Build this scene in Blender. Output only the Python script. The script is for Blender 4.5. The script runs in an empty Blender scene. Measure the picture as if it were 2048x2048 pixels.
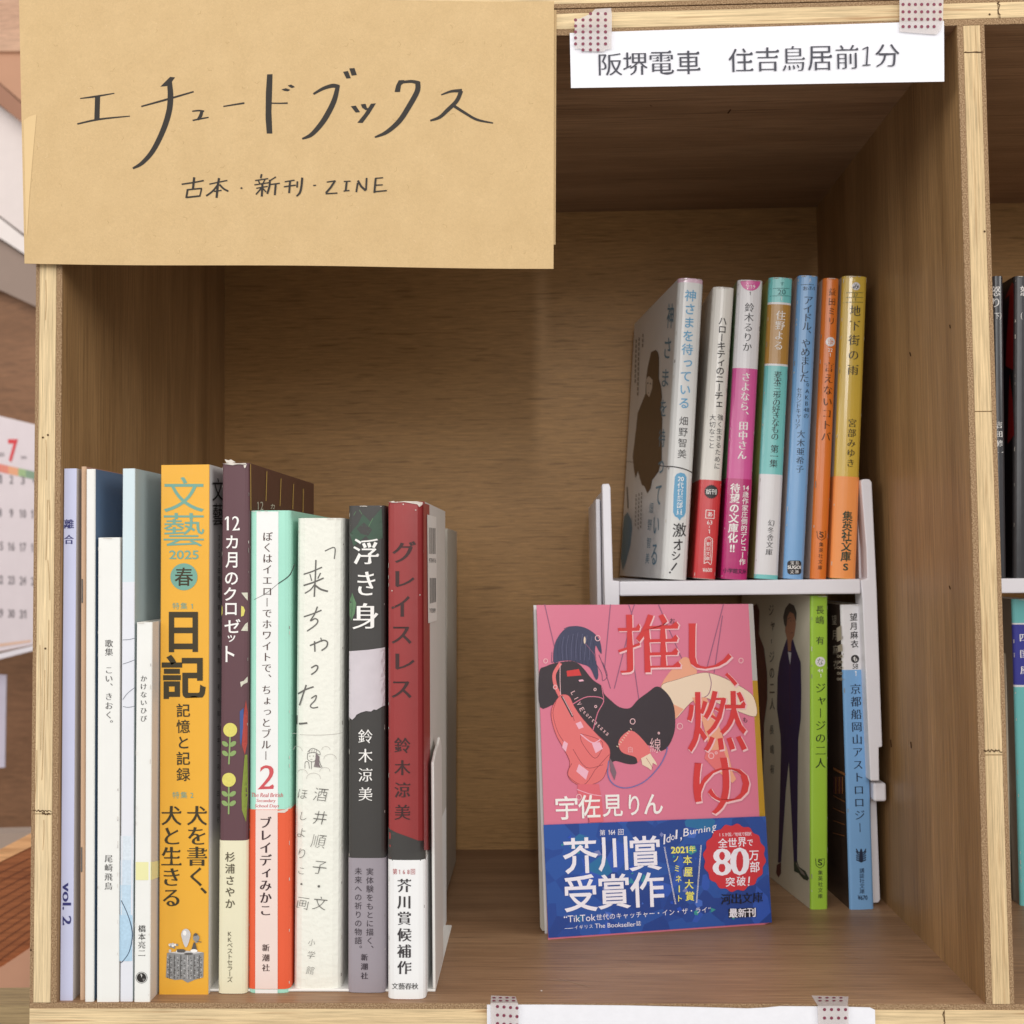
import bpy, math, random
from mathutils import Vector, Matrix
from mathutils.geometry import tessellate_polygon
random.seed(7)
SC = bpy.context.scene
COL = SC.collection
# ------------------------------------------------------------------ camera
F = 2130.0
CAM = Vector((0.1939, -0.4214, 0.1726))
YAW, PITCH, ROLL = 0.0297, 0.0440, 0.0108
MR = Matrix.Rotation(YAW, 3, 'Z') @ Matrix.Rotation(PITCH, 3, 'X') @ Matrix.Rotation(ROLL, 3, 'Y')
cd = bpy.data.cameras.new('camera'); cam = bpy.data.objects.new('camera', cd); COL.objects.link(cam)
r_, f_, u_ = MR.col[0], MR.col[1], MR.col[2]
m4 = Matrix.Identity(4)
for i in range(3):
    m4[i][0] = r_[i]; m4[i][1] = u_[i]; m4[i][2] = -f_[i]; m4[i][3] = CAM[i]
cam.matrix_world = m4
cd.sensor_width = 36.0; cd.lens = 36.0 * F / 2048.0
cd.clip_start = 0.01; cd.clip_end = 50
cd.dof.use_dof = True; cd.dof.focus_distance = 0.45; cd.dof.aperture_fstop = 16.0
SC.camera = cam
# ------------------------------------------------------------------ light
w = bpy.data.worlds.new('World'); SC.world = w; w.use_nodes = True
bg = w.node_tree.nodes['Background']; bg.inputs[0].default_value = (1.0, 0.97, 0.94, 1); bg.inputs[1].default_value = 0.42
def area(name, loc, target, sx, sy, power, col):
    l = bpy.data.lights.new(name, 'AREA'); l.shape = 'RECTANGLE'; l.size = sx; l.size_y = sy
    l.energy = power; l.color = col
    o = bpy.data.objects.new(name, l); COL.objects.link(o); o.location = loc
    o.rotation_euler = (Vector(target) - Vector(loc)).to_track_quat('-Z', 'Y').to_euler()
    return o
area('ceiling_and_fill_lamp', (0.32, -2.7, 0.95), (0.18, 0.1, 0.2), 0.09, 0.60, 9, (1.0, 0.98, 0.96))
area('ceiling_and_fill_lamp', (0.10, -2.2, 0.85), (0.18, 0.1, 0.2), 2.2, 1.2, 16, (1.0, 0.98, 0.96))
area('ceiling_and_fill_lamp', (0.05, -0.9, 1.35), (0.18, 0.0, 0.15), 1.4, 0.4, 3.5, (1.0, 0.97, 0.92))
area('ceiling_and_fill_lamp', (-1.1, -0.75, 0.8), (0.25, 0.1, 0.2), 0.7, 0.7, 7, (1.0, 0.97, 0.92))  # unseen fill from the left, added to brighten the book sides
area('ceiling_and_fill_lamp', (1.45, -0.85, 0.8), (0.10, 0.1, 0.15), 0.8, 0.7, 9, (1.0, 0.97, 0.93))  # unseen fill from the right, added to lift sides that face right
area('room_lamp', (-0.9, 0.2, 1.2), (-0.4, 0.9, 0.1), 0.5, 0.5, 3, (1.0, 0.96, 0.93))
SC.view_settings.view_transform = 'Standard'; SC.view_settings.look = 'None'
SC.view_settings.exposure = 0.0; SC.view_settings.gamma = 1.0
SC.cycles.max_bounces = 8
# ------------------------------------------------------------------ pixel helpers (only used to place print and edges on real planes)
def ray(px, py):
    return MR @ Vector(((px - 1024) / F, 1.0, (1024 - py) / F))
def hit(px, py, o, n):
    d = ray(px, py); t = (Vector(o) - CAM).dot(n) / d.dot(n)
    return CAM + d * t
def P(px, py, Y):
    return hit(px, py, (0, Y, 0), Vector((0, 1, 0)))
def PZ(px, py, z):
    return hit(px, py, (0, 0, z), Vector((0, 0, 1)))
# ------------------------------------------------------------------ materials
def lin(c):
    out = []
    for v in c[:3]:
        v = v / 255.0
        out.append(v / 12.92 if v <= 0.04045 else ((v + 0.055) / 1.055) ** 2.4)
    return tuple(out) + (1.0,)
MATS = {}
def mat(key, c, rough=0.55, spec=0.4, coat=0.0, var=0.05, bump=0.0, scale=60, metal=0.0):
    if coat and not bump: bump, scale = 0.10, 45
    if key in MATS: return MATS[key]
    m = bpy.data.materials.new(key); m.use_nodes = True; nt = m.node_tree
    b = nt.nodes['Principled BSDF']
    b.inputs['Roughness'].default_value = rough; b.inputs['Specular IOR Level'].default_value = spec
    b.inputs['Coat Weight'].default_value = coat; b.inputs['Coat Roughness'].default_value = 0.12
    b.inputs['Metallic'].default_value = metal
    col = lin(c)
    tc = nt.nodes.new('ShaderNodeTexCoord')
    n = nt.nodes.new('ShaderNodeTexNoise'); n.inputs['Scale'].default_value = scale; n.inputs['Detail'].default_value = 5
    nt.links.new(tc.outputs['Object'], n.inputs['Vector'])
    mx = nt.nodes.new('ShaderNodeMix'); mx.data_type = 'RGBA'
    mx.inputs[6].default_value = tuple(v * (1 - var) for v in col[:3]) + (1,)
    mx.inputs[7].default_value = tuple(min(1, v * (1 + var)) for v in col[:3]) + (1,)
    nt.links.new(n.outputs['Fac'], mx.inputs[0]); nt.links.new(mx.outputs[2], b.inputs['Base Color'])
    if bump:
        n2 = nt.nodes.new('ShaderNodeTexNoise'); n2.inputs['Scale'].default_value = scale * 3; n2.inputs['Detail'].default_value = 3
        nt.links.new(tc.outputs['Object'], n2.inputs['Vector'])
        bp = nt.nodes.new('ShaderNodeBump'); bp.inputs['Strength'].default_value = bump; bp.inputs['Distance'].default_value = 0.001
        nt.links.new(n2.outputs['Fac'], bp.inputs['Height']); nt.links.new(bp.outputs[0], b.inputs['Normal'])
    MATS[key] = m; return m
def wood(key, c1, c2, cpore, grain='X', fine=900, coarse=28, stretch=0.05, rough=0.5, pore=0.5, seed=0.0, off=(0, 0, 0), lo=0.35, hi=0.7):
    """wood grain running along one axis: broad tone bands, fine fibre lines and short dark pores"""
    m = bpy.data.materials.new(key); m.use_nodes = True; nt = m.node_tree; L = nt.links.new
    b = nt.nodes['Principled BSDF']; b.inputs['Roughness'].default_value = rough; b.inputs['Specular IOR Level'].default_value = 0.3
    tc = nt.nodes.new('ShaderNodeTexCoord')
    ax = 'XYZ'.index(grain)
    def mapped(st):
        mp = nt.nodes.new('ShaderNodeMapping'); s = [1, 1, 1]; s[ax] = st
        mp.inputs['Scale'].default_value = s; mp.inputs['Location'].default_value = (seed, seed * 1.7, seed * 0.6)
        L(tc.outputs['Object'], mp.inputs['Vector']); return mp
    def noise(mp, sc, det=4, dist=0.0):
        n = nt.nodes.new('ShaderNodeTexNoise'); n.inputs['Scale'].default_value = sc; n.inputs['Detail'].default_value = det
        n.inputs['Distortion'].default_value = dist; L(mp.outputs[0], n.inputs['Vector']); return n
    nb = noise(mapped(stretch * 2.5), coarse, 6, 0.6)
    nf = noise(mapped(stretch * 0.8), fine, 6, 0.9 if stretch > 0.05 else 0.15); nf.inputs['Roughness'].default_value = 0.68
    npz = noise(mapped(stretch), fine * 0.55, 2)
    mx = nt.nodes.new('ShaderNodeMix'); mx.data_type = 'RGBA'; mx.inputs[6].default_value = lin(c1); mx.inputs[7].default_value = lin(c2)
    rr = nt.nodes.new('ShaderNodeMapRange'); rr.inputs['From Min'].default_value = lo; rr.inputs['From Max'].default_value = hi
    L(nb.outputs['Fac'], rr.inputs['Value']); L(rr.outputs[0], mx.inputs[0])
    m2 = nt.nodes.new('ShaderNodeMix'); m2.data_type = 'RGBA'; m2.blend_type = 'MULTIPLY'
    rf = nt.nodes.new('ShaderNodeMapRange'); rf.inputs['From Min'].default_value = 0.3; rf.inputs['From Max'].default_value = 0.7
    rf.inputs['To Min'].default_value = 0.62; rf.inputs['To Max'].default_value = 1.22
    L(nf.outputs['Fac'], rf.inputs['Value']); m2.inputs[0].default_value = 1.0
    L(mx.outputs[2], m2.inputs[6]); L(rf.outputs[0], m2.inputs[7])
    m3 = nt.nodes.new('ShaderNodeMix'); m3.data_type = 'RGBA'; m3.inputs[7].default_value = lin(cpore)
    rp = nt.nodes.new('ShaderNodeMapRange'); rp.inputs['From Min'].default_value = 0.60; rp.inputs['From Max'].default_value = 0.72
    rp.inputs['To Max'].default_value = pore
    L(npz.outputs['Fac'], rp.inputs['Value']); L(rp.outputs[0], m3.inputs[0]); L(m2.outputs[2], m3.inputs[6])
    L(m3.outputs[2], b.inputs['Base Color'])
    bp = nt.nodes.new('ShaderNodeBump'); bp.inputs['Strength'].default_value = 0.25; bp.inputs['Distance'].default_value = 0.0006
    L(nf.outputs['Fac'], bp.inputs['Height']); L(bp.outputs[0], b.inputs['Normal'])
    MATS[key] = m; return m
def speckle(key, c1, c2, c3, sc=1500):
    m = bpy.data.materials.new(key); m.use_nodes = True; nt = m.node_tree; L = nt.links.new
    b = nt.nodes['Principled BSDF']; b.inputs['Roughness'].default_value = 0.9; b.inputs['Specular IOR Level'].default_value = 0.15
    tc = nt.nodes.new('ShaderNodeTexCoord')
    n = nt.nodes.new('ShaderNodeTexNoise'); n.inputs['Scale'].default_value = sc; n.inputs['Detail'].default_value = 4
    L(tc.outputs['Object'], n.inputs['Vector'])
    cr = nt.nodes.new('ShaderNodeValToRGB'); cr.color_ramp.elements[0].position = 0.36; cr.color_ramp.elements[0].color = lin(c1)
    cr.color_ramp.elements[1].position = 0.62; cr.color_ramp.elements[1].color = lin(c3)
    e = cr.color_ramp.elements.new(0.5); e.color = lin(c2)
    L(n.outputs['Fac'], cr.inputs[0]); L(cr.outputs[0], b.inputs['Base Color'])
    bp = nt.nodes.new('ShaderNodeBump'); bp.inputs['Strength'].default_value = 0.8; bp.inputs['Distance'].default_value = 0.0008
    L(n.outputs['Fac'], bp.inputs['Height']); L(bp.outputs[0], b.inputs['Normal'])
    MATS[key] = m; return m
# ------------------------------------------------------------------ object helpers
def link(name, verts, faces, mats, idx=None, parent=None, base=None, smooth=False):
    me = bpy.data.meshes.new(name)
    b = Vector(base) if base is not None else Vector((0, 0, 0))
    me.from_pydata([tuple(Vector(v) - b) for v in verts], [], faces)
    for m in (mats if isinstance(mats, (list, tuple)) else [mats]): me.materials.append(m)
    if idx: me.polygons.foreach_set('material_index', idx)
    if smooth: me.polygons.foreach_set('use_smooth', [True] * len(me.polygons))
    me.update()
    o = bpy.data.objects.new(name, me); COL.objects.link(o)
    if parent is not None: o.parent = parent
    else: o.location = b
    return o
def abs_base(o):
    v = Vector(o.location)
    while o.parent: o = o.parent; v += o.location
    return v
def part(name, verts, faces, mats, parent, idx=None, smooth=False):
    return link(name, verts, faces, mats, idx, parent, abs_base(parent), smooth)
def thing(name, label, cat, loc, group=None):
    o = bpy.data.objects.new(name, None); COL.objects.link(o); o.location = loc
    o.empty_display_size = 0.02
    o['label'] = label; o['category'] = cat
    if group: o['group'] = group
    return o
BOXF = [(0, 3, 2, 1), (4, 5, 6, 7), (0, 1, 5, 4), (1, 2, 6, 5), (2, 3, 7, 6), (3, 0, 4, 7)]
def boxv(x0, x1, y0, y1, z0, z1):
    return [(x0, y0, z0), (x1, y0, z0), (x1, y1, z0), (x0, y1, z0), (x0, y0, z1), (x1, y0, z1), (x1, y1, z1), (x0, y1, z1)]
def box(name, b, m, parent):
    return part(name, boxv(*b), BOXF, m, parent)
def bevel(o, wd=0.0003, seg=2):
    md = o.modifiers.new('bevel', 'BEVEL'); md.width = wd; md.segments = seg; md.limit_method = 'ANGLE'
    return o
def slab(name, pts, thick, m, parent, n):
    """flat outline given as world points, with real thickness behind it (along -n)"""
    k = len(pts); n = Vector(n).normalized()
    vs = [Vector(p) for p in pts] + [Vector(p) - n * thick for p in pts]
    fs = [tuple(range(k)), tuple(range(2 * k - 1, k - 1, -1))] + [(i, k + i, k + (i + 1) % k, (i + 1) % k) for i in range(k)]
    return part(name, vs, fs, m, parent)
# ------------------------------------------------------------------ glyphs
GC = {}
def raw_glyph(body):
    nv, nf = raw_text(body)
    for i, ch in enumerate(body):      # the built-in figure one is a bare stem: give it its flag
        if ch != '1': continue
        sv, _ = raw_text('1'); wd = max(v[0] for v in sv) - min(v[0] for v in sv); yt = max(v[1] for v in sv); yb = min(v[1] for v in sv)
        pv, _ = raw_text(body[:i + 1]); x1 = max(v[0] for v in pv); x0 = x1 - wd; m = len(nv)
        nv += [(x0, yt), (x0, yt - 0.10), (x0 - 0.12, yt - 0.19), (x0 - 0.12, yt - 0.10)]; nf.append((m, m + 1, m + 2, m + 3))
    return nv, nf
def raw_text(body):
    c = bpy.data.curves.new('glyph', 'FONT'); c.body = body; c.resolution_u = 3
    o = bpy.data.objects.new('glyph', c); COL.objects.link(o)
    dg = bpy.context.evaluated_depsgraph_get(); dg.update()
    me = bpy.data.meshes.new_from_object(o.evaluated_get(dg))
    vs = [(v.co.x, v.co.y) for v in me.vertices]; fs = [tuple(p.vertices) for p in me.polygons]
    bpy.data.meshes.remove(me); bpy.data.objects.remove(o); bpy.data.curves.remove(c)
    # merge doubles so that outline edges can be found
    key = {}; rm = []; nv = []
    for x, y in vs:
        k = (round(x, 5), round(y, 5))
        if k not in key: key[k] = len(nv); nv.append((x, y))
        rm.append(key[k])
    nf = []
    for f in fs:
        g = []
        for i in f:
            if not g or g[-1] != rm[i]: g.append(rm[i])
        if len(g) > 2 and g[0] == g[-1]: g.pop()
        if len(set(g)) > 2: nf.append(tuple(g))
    return nv, nf
def glyph(body, sty):
    """outline of a text reshaped into a style: stems and bars get their own weight, brush styles get end wedges"""
    k = (body, sty)
    if k in GC: return GC[k]
    if ('raw', body) not in GC: GC[('raw', body)] = raw_glyph(body)
    vs, fs = GC[('raw', body)]
    bx, by, ser = STY[sty]
    if bx or by or ser:
        ed = {}
        for f in fs:
            ar = sum(vs[f[i]][0] * vs[f[(i + 1) % len(f)]][1] - vs[f[(i + 1) % len(f)]][0] * vs[f[i]][1] for i in range(len(f)))
            g = f if ar > 0 else tuple(reversed(f))
            for i in range(len(g)):
                a, b = g[i], g[(i + 1) % len(g)]
                if (b, a) in ed: del ed[(b, a)]
                else: ed[(a, b)] = 1
        nxt = {}; prv = {}
        for a, b in ed: nxt.setdefault(a, []).append(b); prv.setdefault(b, []).append(a)
        dens = len(ed) / max(1, len([c for c in body if c != ' ']))
        if bx > 0 and by > 0:
            q = min(1.0, 75 / max(dens, 1)); bx, by = bx * q, by * q
        elif by < 0: by *= max(0.35, min(1.0, 80 / max(dens, 1)))
        def nrm(a, b):
            dx, dy = vs[b][0] - vs[a][0], vs[b][1] - vs[a][1]; L = math.hypot(dx, dy) or 1
            return (dy / L, -dx / L)
        out = list(vs); extra = []; ef = []
        for v in range(len(vs)):
            if len(nxt.get(v, ())) != 1 or len(prv.get(v, ())) != 1: continue
            n1 = nrm(prv[v][0], v); n2 = nrm(v, nxt[v][0])
            a1 = bx * n1[0] ** 2 + by * n1[1] ** 2; a2 = bx * n2[0] ** 2 + by * n2[1] ** 2
            det = n1[0] * n2[1] - n1[1] * n2[0]
            if abs(det) > 0.35:
                d = ((a1 * n2[1] - a2 * n1[1]) / det, (n1[0] * a2 - n2[0] * a1) / det)
            else:
                m = (n1[0] + n2[0], n1[1] + n2[1]); L = math.hypot(*m)
                if L < 0.2: continue
                a = (a1 + a2) / 2; d = (m[0] / L * a, m[1] / L * a)
            L = math.hypot(*d); lim = 0.05
            if L > lim: d = (d[0] * lim / L, d[1] * lim / L)
            out[v] = (vs[v][0] + d[0], vs[v][1] + d[1])
        if ser:
            for a, b in ed:    # right-hand end of a bar: outward normal +x, short edge between two long level edges
                n = nrm(a, b); L = math.hypot(vs[b][0] - vs[a][0], vs[b][1] - vs[a][1])
                if n[0] > 0.93 and 0.03 < L < 0.10 and len(nxt.get(b, ())) == 1 and len(prv.get(a, ())) == 1:
                    t, u = nxt[b][0], prv[a][0]
                    n3 = nrm(b, t); n4 = nrm(u, a)
                    if n3[1] > 0.9 and n4[1] < -0.9 and abs(vs[t][0] - vs[b][0]) > 0.10:
                        x, y = out[b]; w = min(0.13, abs(vs[t][0] - vs[b][0]) * 0.55)
                        m = len(out) + len(extra); extra += [(x - w, y - 0.0005), (x + 0.012, y - 0.0005), (x - w * 0.30, y + 0.062)]; ef.append((m, m + 1, m + 2))
        vs = out + extra; fs = fs + ef
    GC[k] = (vs, fs); return GC[k]
STY = {'g': (0, 0, 0), 'gb': (0.014, 0.014, 0), 'gx': (0.026, 0.026, 0), 't': (-0.010, -0.010, 0), 'tt': (-0.016, -0.016, 0),
       'm': (0.012, -0.013, 1), 'mb': (0.030, -0.006, 1), 'mk': (0.010, -0.024, 1), 'mt': (0.004, -0.016, 1)}
SMALL = 'ぁぃぅぇぉっゃゅょァィゥェォッャュョ'
class Face:
    def __init__(s, o, n, adj=None): s.o = Vector(o); s.n = Vector(n).normalized(); s.adj = adj
    def pt(s, px, py, off):
        p = hit(px, py, s.o, s.n)
        if s.adj: p = p - s.n * s.adj(p)
        return p + s.n * off
class Ink:
    """collects flat print (letters, drawn marks) on the faces of one thing"""
    def __init__(s, face): s.face = face; s.v = []; s.f = []; s.mi = []; s.mats = []; s.lv = 0.00012
    def _m(s, m):
        if m not in s.mats: s.mats.append(m)
        return s.mats.index(m)
    def add(s, pts, faces, m, face=None, step=True):
        face = face or s.face; b = len(s.v); k = s._m(m)
        s.v += [face.pt(x, y, s.lv) for x, y in pts]; s.f += [tuple(b + i for i in f) for f in faces]; s.mi += [k] * len(faces)
        if step: s.lv += 0.0000025
    def poly(s, pts, m, face=None):
        tr = tessellate_polygon([[Vector((x, y, 0)) for x, y in pts]])
        V = [tuple(p[:2]) for p in pts]; out = []; st = [tuple(t) for t in tr]; mid = {}
        lim = 9.0 if (face or s.face).adj else 1e9
        while st:
            a, b, c = st.pop(); e = [(math.dist(V[a], V[b]), a, b, c), (math.dist(V[b], V[c]), b, c, a), (math.dist(V[c], V[a]), c, a, b)]
            L, p, q, r = max(e)
            if L <= lim: out.append((a, b, c)); continue
            k = (min(p, q), max(p, q))
            if k not in mid: mid[k] = len(V); V.append(((V[p][0] + V[q][0]) / 2, (V[p][1] + V[q][1]) / 2))
            st += [(p, mid[k], r), (mid[k], q, r)]
        s.add(V, out, m, face)
    def blob(s, pts, m, face=None, line=None, w=0.9):
        n = len(pts); q = []
        for i in range(n):
            p0, p1, p2, p3 = [Vector(pts[(i + k) % n]) for k in (-1, 0, 1, 2)]
            for k in range(4):
                t = k / 4
                q.append(tuple(0.5 * ((2 * p1) + (p2 - p0) * t + (2 * p0 - 5 * p1 + 4 * p2 - p3) * t * t + (3 * p1 - p0 - 3 * p2 + p3) * t ** 3)))
        s.poly(q, m, face)
        if line: s.stroke(q + [q[0]], w, line, face, smooth=False)
    def rect(s, x0, y0, x1, y1, m, face=None, n=8):
        pts = []
        for i in range(n + 1): pts += [(x0 + (x1 - x0) * i / n, y0), (x0 + (x1 - x0) * i / n, y1)]
        s.add(pts, [(2 * i, 2 * i + 1, 2 * i + 3, 2 * i + 2) for i in range(n)], m, face)
    def disc(s, x, y, r, m, face=None, ry=None, n=20):
        ry = ry or r
        s.add([(x, y)] + [(x + r * math.cos(2 * math.pi * i / n), y + ry * math.sin(2 * math.pi * i / n)) for i in range(n)],
              [(0, 1 + i, 1 + (i + 1) % n) for i in range(n)], m, face)
    def stroke(s, pts, w, m, face=None, smooth=True, w1=None):
        """pen line of width w (px) tapering to w1; pts in px"""
        pts = [Vector(p) for p in pts]
        if smooth and len(pts) > 2:
            q = []
            for i in range(len(pts) - 1):
                p0 = pts[max(i - 1, 0)]; p1 = pts[i]; p2 = pts[i + 1]; p3 = pts[min(i + 2, len(pts) - 1)]
                for k in range(5):
                    t = k / 5
                    q.append(0.5 * ((2 * p1) + (p2 - p0) * t + (2 * p0 - 5 * p1 + 4 * p2 - p3) * t * t + (3 * p1 - p0 - 3 * p2 + p3) * t ** 3))
            q.append(pts[-1]); pts = q
        if (face or s.face).adj:
            q = [pts[0]]
            for p in pts[1:]:
                k = max(1, int((p - q[-1]).length / 7)); a = q[-1]
                q += [a + (p - a) * (i + 1) / k for i in range(k)]
            pts = q
        n = len(pts); vs = []
        for i, p in enumerate(pts):
            t = (pts[min(i + 1, n - 1)] - pts[max(i - 1, 0)])
            t = t.normalized() if t.length > 0 else Vector((1, 0))
            nn = Vector((-t.y, t.x))
            if isinstance(w, (list, tuple)):
                a = i / max(1, n - 1) * (len(w) - 1); j = min(int(a), len(w) - 2); ww = w[j] + (w[j + 1] - w[j]) * (a - j)
            else: ww = w if w1 is None else w + (w1 - w) * i / max(1, n - 1)
            e = 0
            if i == 0: p = p - t * ww * 0.25
            if i == n - 1: p = p + t * ww * 0.25
            vs += [tuple(p + nn * ww / 2), tuple(p - nn * ww / 2)]
        s.add(vs, [(2 * i, 2 * i + 1, 2 * i + 3, 2 * i + 2) for i in range(n - 1)], m, face)
    def _emit(s, body, fn, m, sty, face):
        vs, fs = glyph(body, sty)
        s.add([fn(x, y) for x, y in vs], fs, m, face, step=False)
    def col(s, chars, x0, y0, x1, y1, size, m, sty='g', sx=1.0, shear=0.0, face=None, upright=False, ang=None):
        """vertical column of characters from centre (x0,y0) to centre (x1,y1); size px"""
        n = len(chars)
        if ang is None: ang = 0 if (upright or n < 2) else math.atan2(x0 - x1, y1 - y0)
        ca, sa = math.cos(ang), math.sin(ang)
        for i, ch in enumerate(chars):
            t = i / max(1, n - 1); cx = x0 + (x1 - x0) * t; cy = y0 + (y1 - y0) * t
            if ch in (' ', '　'): continue
            wid = 1.0; k = sx
            if len(ch) > 1 or ord(ch[0]) < 0x250:
                vs, _ = glyph(ch, 'g'); xs = [v[0] for v in vs]; mx = (min(xs) + max(xs)) / 2
                if max(xs) - min(xs) > 1.0: k = sx / (max(xs) - min(xs))
            else: mx = 0.5
            dx = dy = 0.0; rot = ch == 'ー' or ch == '-'
            if ch in '、。': dx, dy = 0.62, 0.60
            elif ch in SMALL: dx, dy = 0.10, 0.08
            def fn(x, y):
                gx = (x - mx) * k + dx; gy = y - 0.375 + dy
                if rot: gx, gy = -gy * sx, -gx
                gx += shear * gy
                gx *= size; gy *= size
                return (cx + gx * ca + gy * sa, cy - (gy * ca - gx * sa))
            s._emit(ch, fn, m, sty, face)
        s.lv += 0.000003
    def row(s, chars, x0, y0, x1, y1, size, m, sty='g', sx=1.0, shear=0.0, face=None):
        n = len(chars); ang = math.atan2(y0 - y1, x1 - x0) if n > 1 else 0
        ca, sa = math.cos(ang), math.sin(ang)
        for i, ch in enumerate(chars):
            if ch in (' ', '　'): continue
            t = i / max(1, n - 1); cx = x0 + (x1 - x0) * t; cy = y0 + (y1 - y0) * t
            if ord(ch[0]) < 0x250:
                vs, _ = glyph(ch, 'g'); xs = [v[0] for v in vs]; mx = (min(xs) + max(xs)) / 2
            else: mx = 0.5
            def fn(x, y):
                gx = (x - mx) * sx * size; gy = (y - 0.375) * size; gx += shear * gy
                return (cx + gx * ca - gy * sa, cy - (gy * ca + gx * sa))
            s._emit(ch, fn, m, sty, face)
        s.lv += 0.000003
    def fit(s, body, cx, cy, w, h, m, sty='g', ang=0.0, shear=0.0, face=None):
        """text scaled so that its outline fills w x h px around (cx,cy)"""
        vs, _ = glyph(body, 'g'); xs = [v[0] for v in vs]; ys = [v[1] for v in vs]
        mx, my = (min(xs) + max(xs)) / 2, (min(ys) + max(ys)) / 2; kx = w / (max(xs) - min(xs)); ky = h / (max(ys) - min(ys))
        ca, sa = math.cos(ang), math.sin(ang)
        def fn(x, y):
            gx = (x - mx) * kx; gy = (y - my) * ky; gx += shear * gy
            return (cx + gx * ca - gy * sa, cy - (gy * ca + gx * sa))
        s._emit(body, fn, m, sty, face); s.lv += 0.000003
    def done(s, parent, name='printed_lettering'):
        if s.f:
            o = part(name, s.v, s.f, s.mats, parent, s.mi)
            if name in ('rubbed_edge', 'printed_dots', 'surface_nick', 'surface_scratch', 'grain_groove', 'chipped_joint', 'torn_edge'): o['kind'] = 'stuff'
            return o

# ================================================================== THE BOOKSHELF
W, H, D, T = 0.3612, 0.3834, 0.2200, 0.0108
X2 = W + T + 0.20
M_in_v = wood('laminate_upright_grain', (152, 117, 77), (183, 145, 100), (98, 70, 44), 'Z', 1200, 34, 0.03, 0.42, 0.3, 1.3)
M_in_h = wood('laminate_lengthwise_grain', (148, 114, 85), (179, 143, 110), (90, 64, 45), 'X', 1150, 40, 0.028, 0.42, 0.55, 4.1)
M_in_b = wood('laminate_back_grain', (170, 129, 80), (196, 152, 98), (102, 74, 41), 'X', 1500, 24, 0.052, 0.45, 0.5, 8.7, lo=0.15, hi=0.9)
M_core_v = wood('pale_core_upright', (216, 188, 144), (236, 210, 166), (160, 122, 80), 'Z', 1500, 60, 0.035, 0.7, 0.55, 2.2)
M_core_h = wood('pale_core_lengthwise', (222, 194, 150), (236, 212, 168), (158, 112, 72), 'X', 1200, 60, 0.035, 0.7, 0.7, 5.2)
M_core_l = wood('honey_core_upright', (218, 192, 148), (236, 212, 170), (178, 144, 102), 'Z', 1500, 60, 0.03, 0.7, 0.4, 9.2)
M_ven = speckle('fibreboard_edge', (134, 106, 78), (162, 132, 100), (190, 160, 126), 2000)
M_crack = mat('crack_dark', (88, 66, 46), 0.9, 0.1)
shelf = thing('bookshelf', 'open plywood bookshelf cubby of brown laminate with pale edges', 'bookshelf', (W / 2, 0, 0))
def post(x0, x1, cuts, core, wl, wr):
    """upright panel with veneer and core edge; core pieces split at the joints"""
    p = box('side_panel', (x0, x1, 0.0006, D, 0.0, H), M_in_v, shelf)
    bevel(box('edge_veneer', (x0, x0 + wl, 0.0, 0.0006, 0.0, H), M_ven, p), 0.0002)
    bevel(box('edge_veneer', (x1 - wr, x1, 0.0, 0.0006, 0.0, H), M_ven, p), 0.0002)
    zs = [0.0] + cuts + [H]
    for a, b in zip(zs[:-1], zs[1:]):
        bevel(box('edge_core', (x0 + wl, x1 - wr, -0.0001, 0.0006, a + 0.00015, b - 0.00015), core, p), 0.00015)
    return p
post(-T, 0.0, [PZ and P(90, 1628, 0).z], M_core_l, 0.0016, 0.0024)
post(W, W + T, [P(1990, 1510, 0).z, P(1970, 823, 0).z, P(1940, 105, 0).z], M_core_v, 0.0024, 0.0018)
post(X2, X2 + T, [], M_core_v, 0.002, 0.002)
def board(z0, z1, cuts, top_ven, bot_ven, x0=-T, x1=X2 + T, y1=D):
    p = box('shelf_board', (x0, x1, 0.0006, y1, z0, z1), M_in_h, shelf)
    bevel(box('edge_veneer', (x0, x1, 0.0, 0.0006, z1 - top_ven, z1), M_ven, p), 0.0002)
    bevel(box('edge_veneer', (x0, x1, 0.0, 0.0006, z0, z0 + bot_ven), M_ven, p), 0.0002)
    xs = [x0] + cuts + [x1]
    for a, b in zip(xs[:-1], xs[1:]):
        bevel(box('edge_core', (a + 0.0001, b - 0.0001, -0.0001, 0.0006, z0 + bot_ven, z1 - top_ven), M_core_h, p), 0.00015)
board(-T, 0.0, [P(1889, 2030, 0).x], 0.0021, 0.002)
board(H, H + T, [P(1996, 20, 0).x], 0.0018, 0.0026)
board(H + T + 0.0004, H + 2 * T, [P(180, 5, 0).x], 0.002, 0.0018)
box('back_panel', (-T, X2 + T, D, D + 0.006, -T, H + T), M_in_b, shelf)
# jagged chipped joints in the pale cores (dark brown strokes drawn over the gap)
def chips(name, pts, w, m=M_crack):
    k = Ink(Face((0, -0.0001, 0), (0, -1, 0)))
    for a in pts: k.stroke(a, w, m, smooth=False)
    return k
kc = Ink(Face((0, -0.0001, 0), (0, -1, 0)))
def jag(x0, y0, x1, y1, amp, w, n=9):
    pts = []
    for i in range(n + 1):
        t = i / n; dx, dy = x1 - x0, y1 - y0; L = math.hypot(dx, dy)
        a = random.uniform(-amp, amp)
        pts.append((x0 + dx * t - dy / L * a, y0 + dy * t + dx / L * a))
    kc.stroke(pts, [w * random.uniform(0.5, 1.5) for _ in range(n + 1)], M_crack, smooth=False)
jag(68, 1622, 103, 1624, 3, 2.2, 12); jag(85, 1626, 100, 1630, 3, 3)
jag(1968, 1500, 2003, 1503, 3, 2.6, 12); jag(1930, 104, 1965, 105, 1, 2.6, 6)
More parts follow.
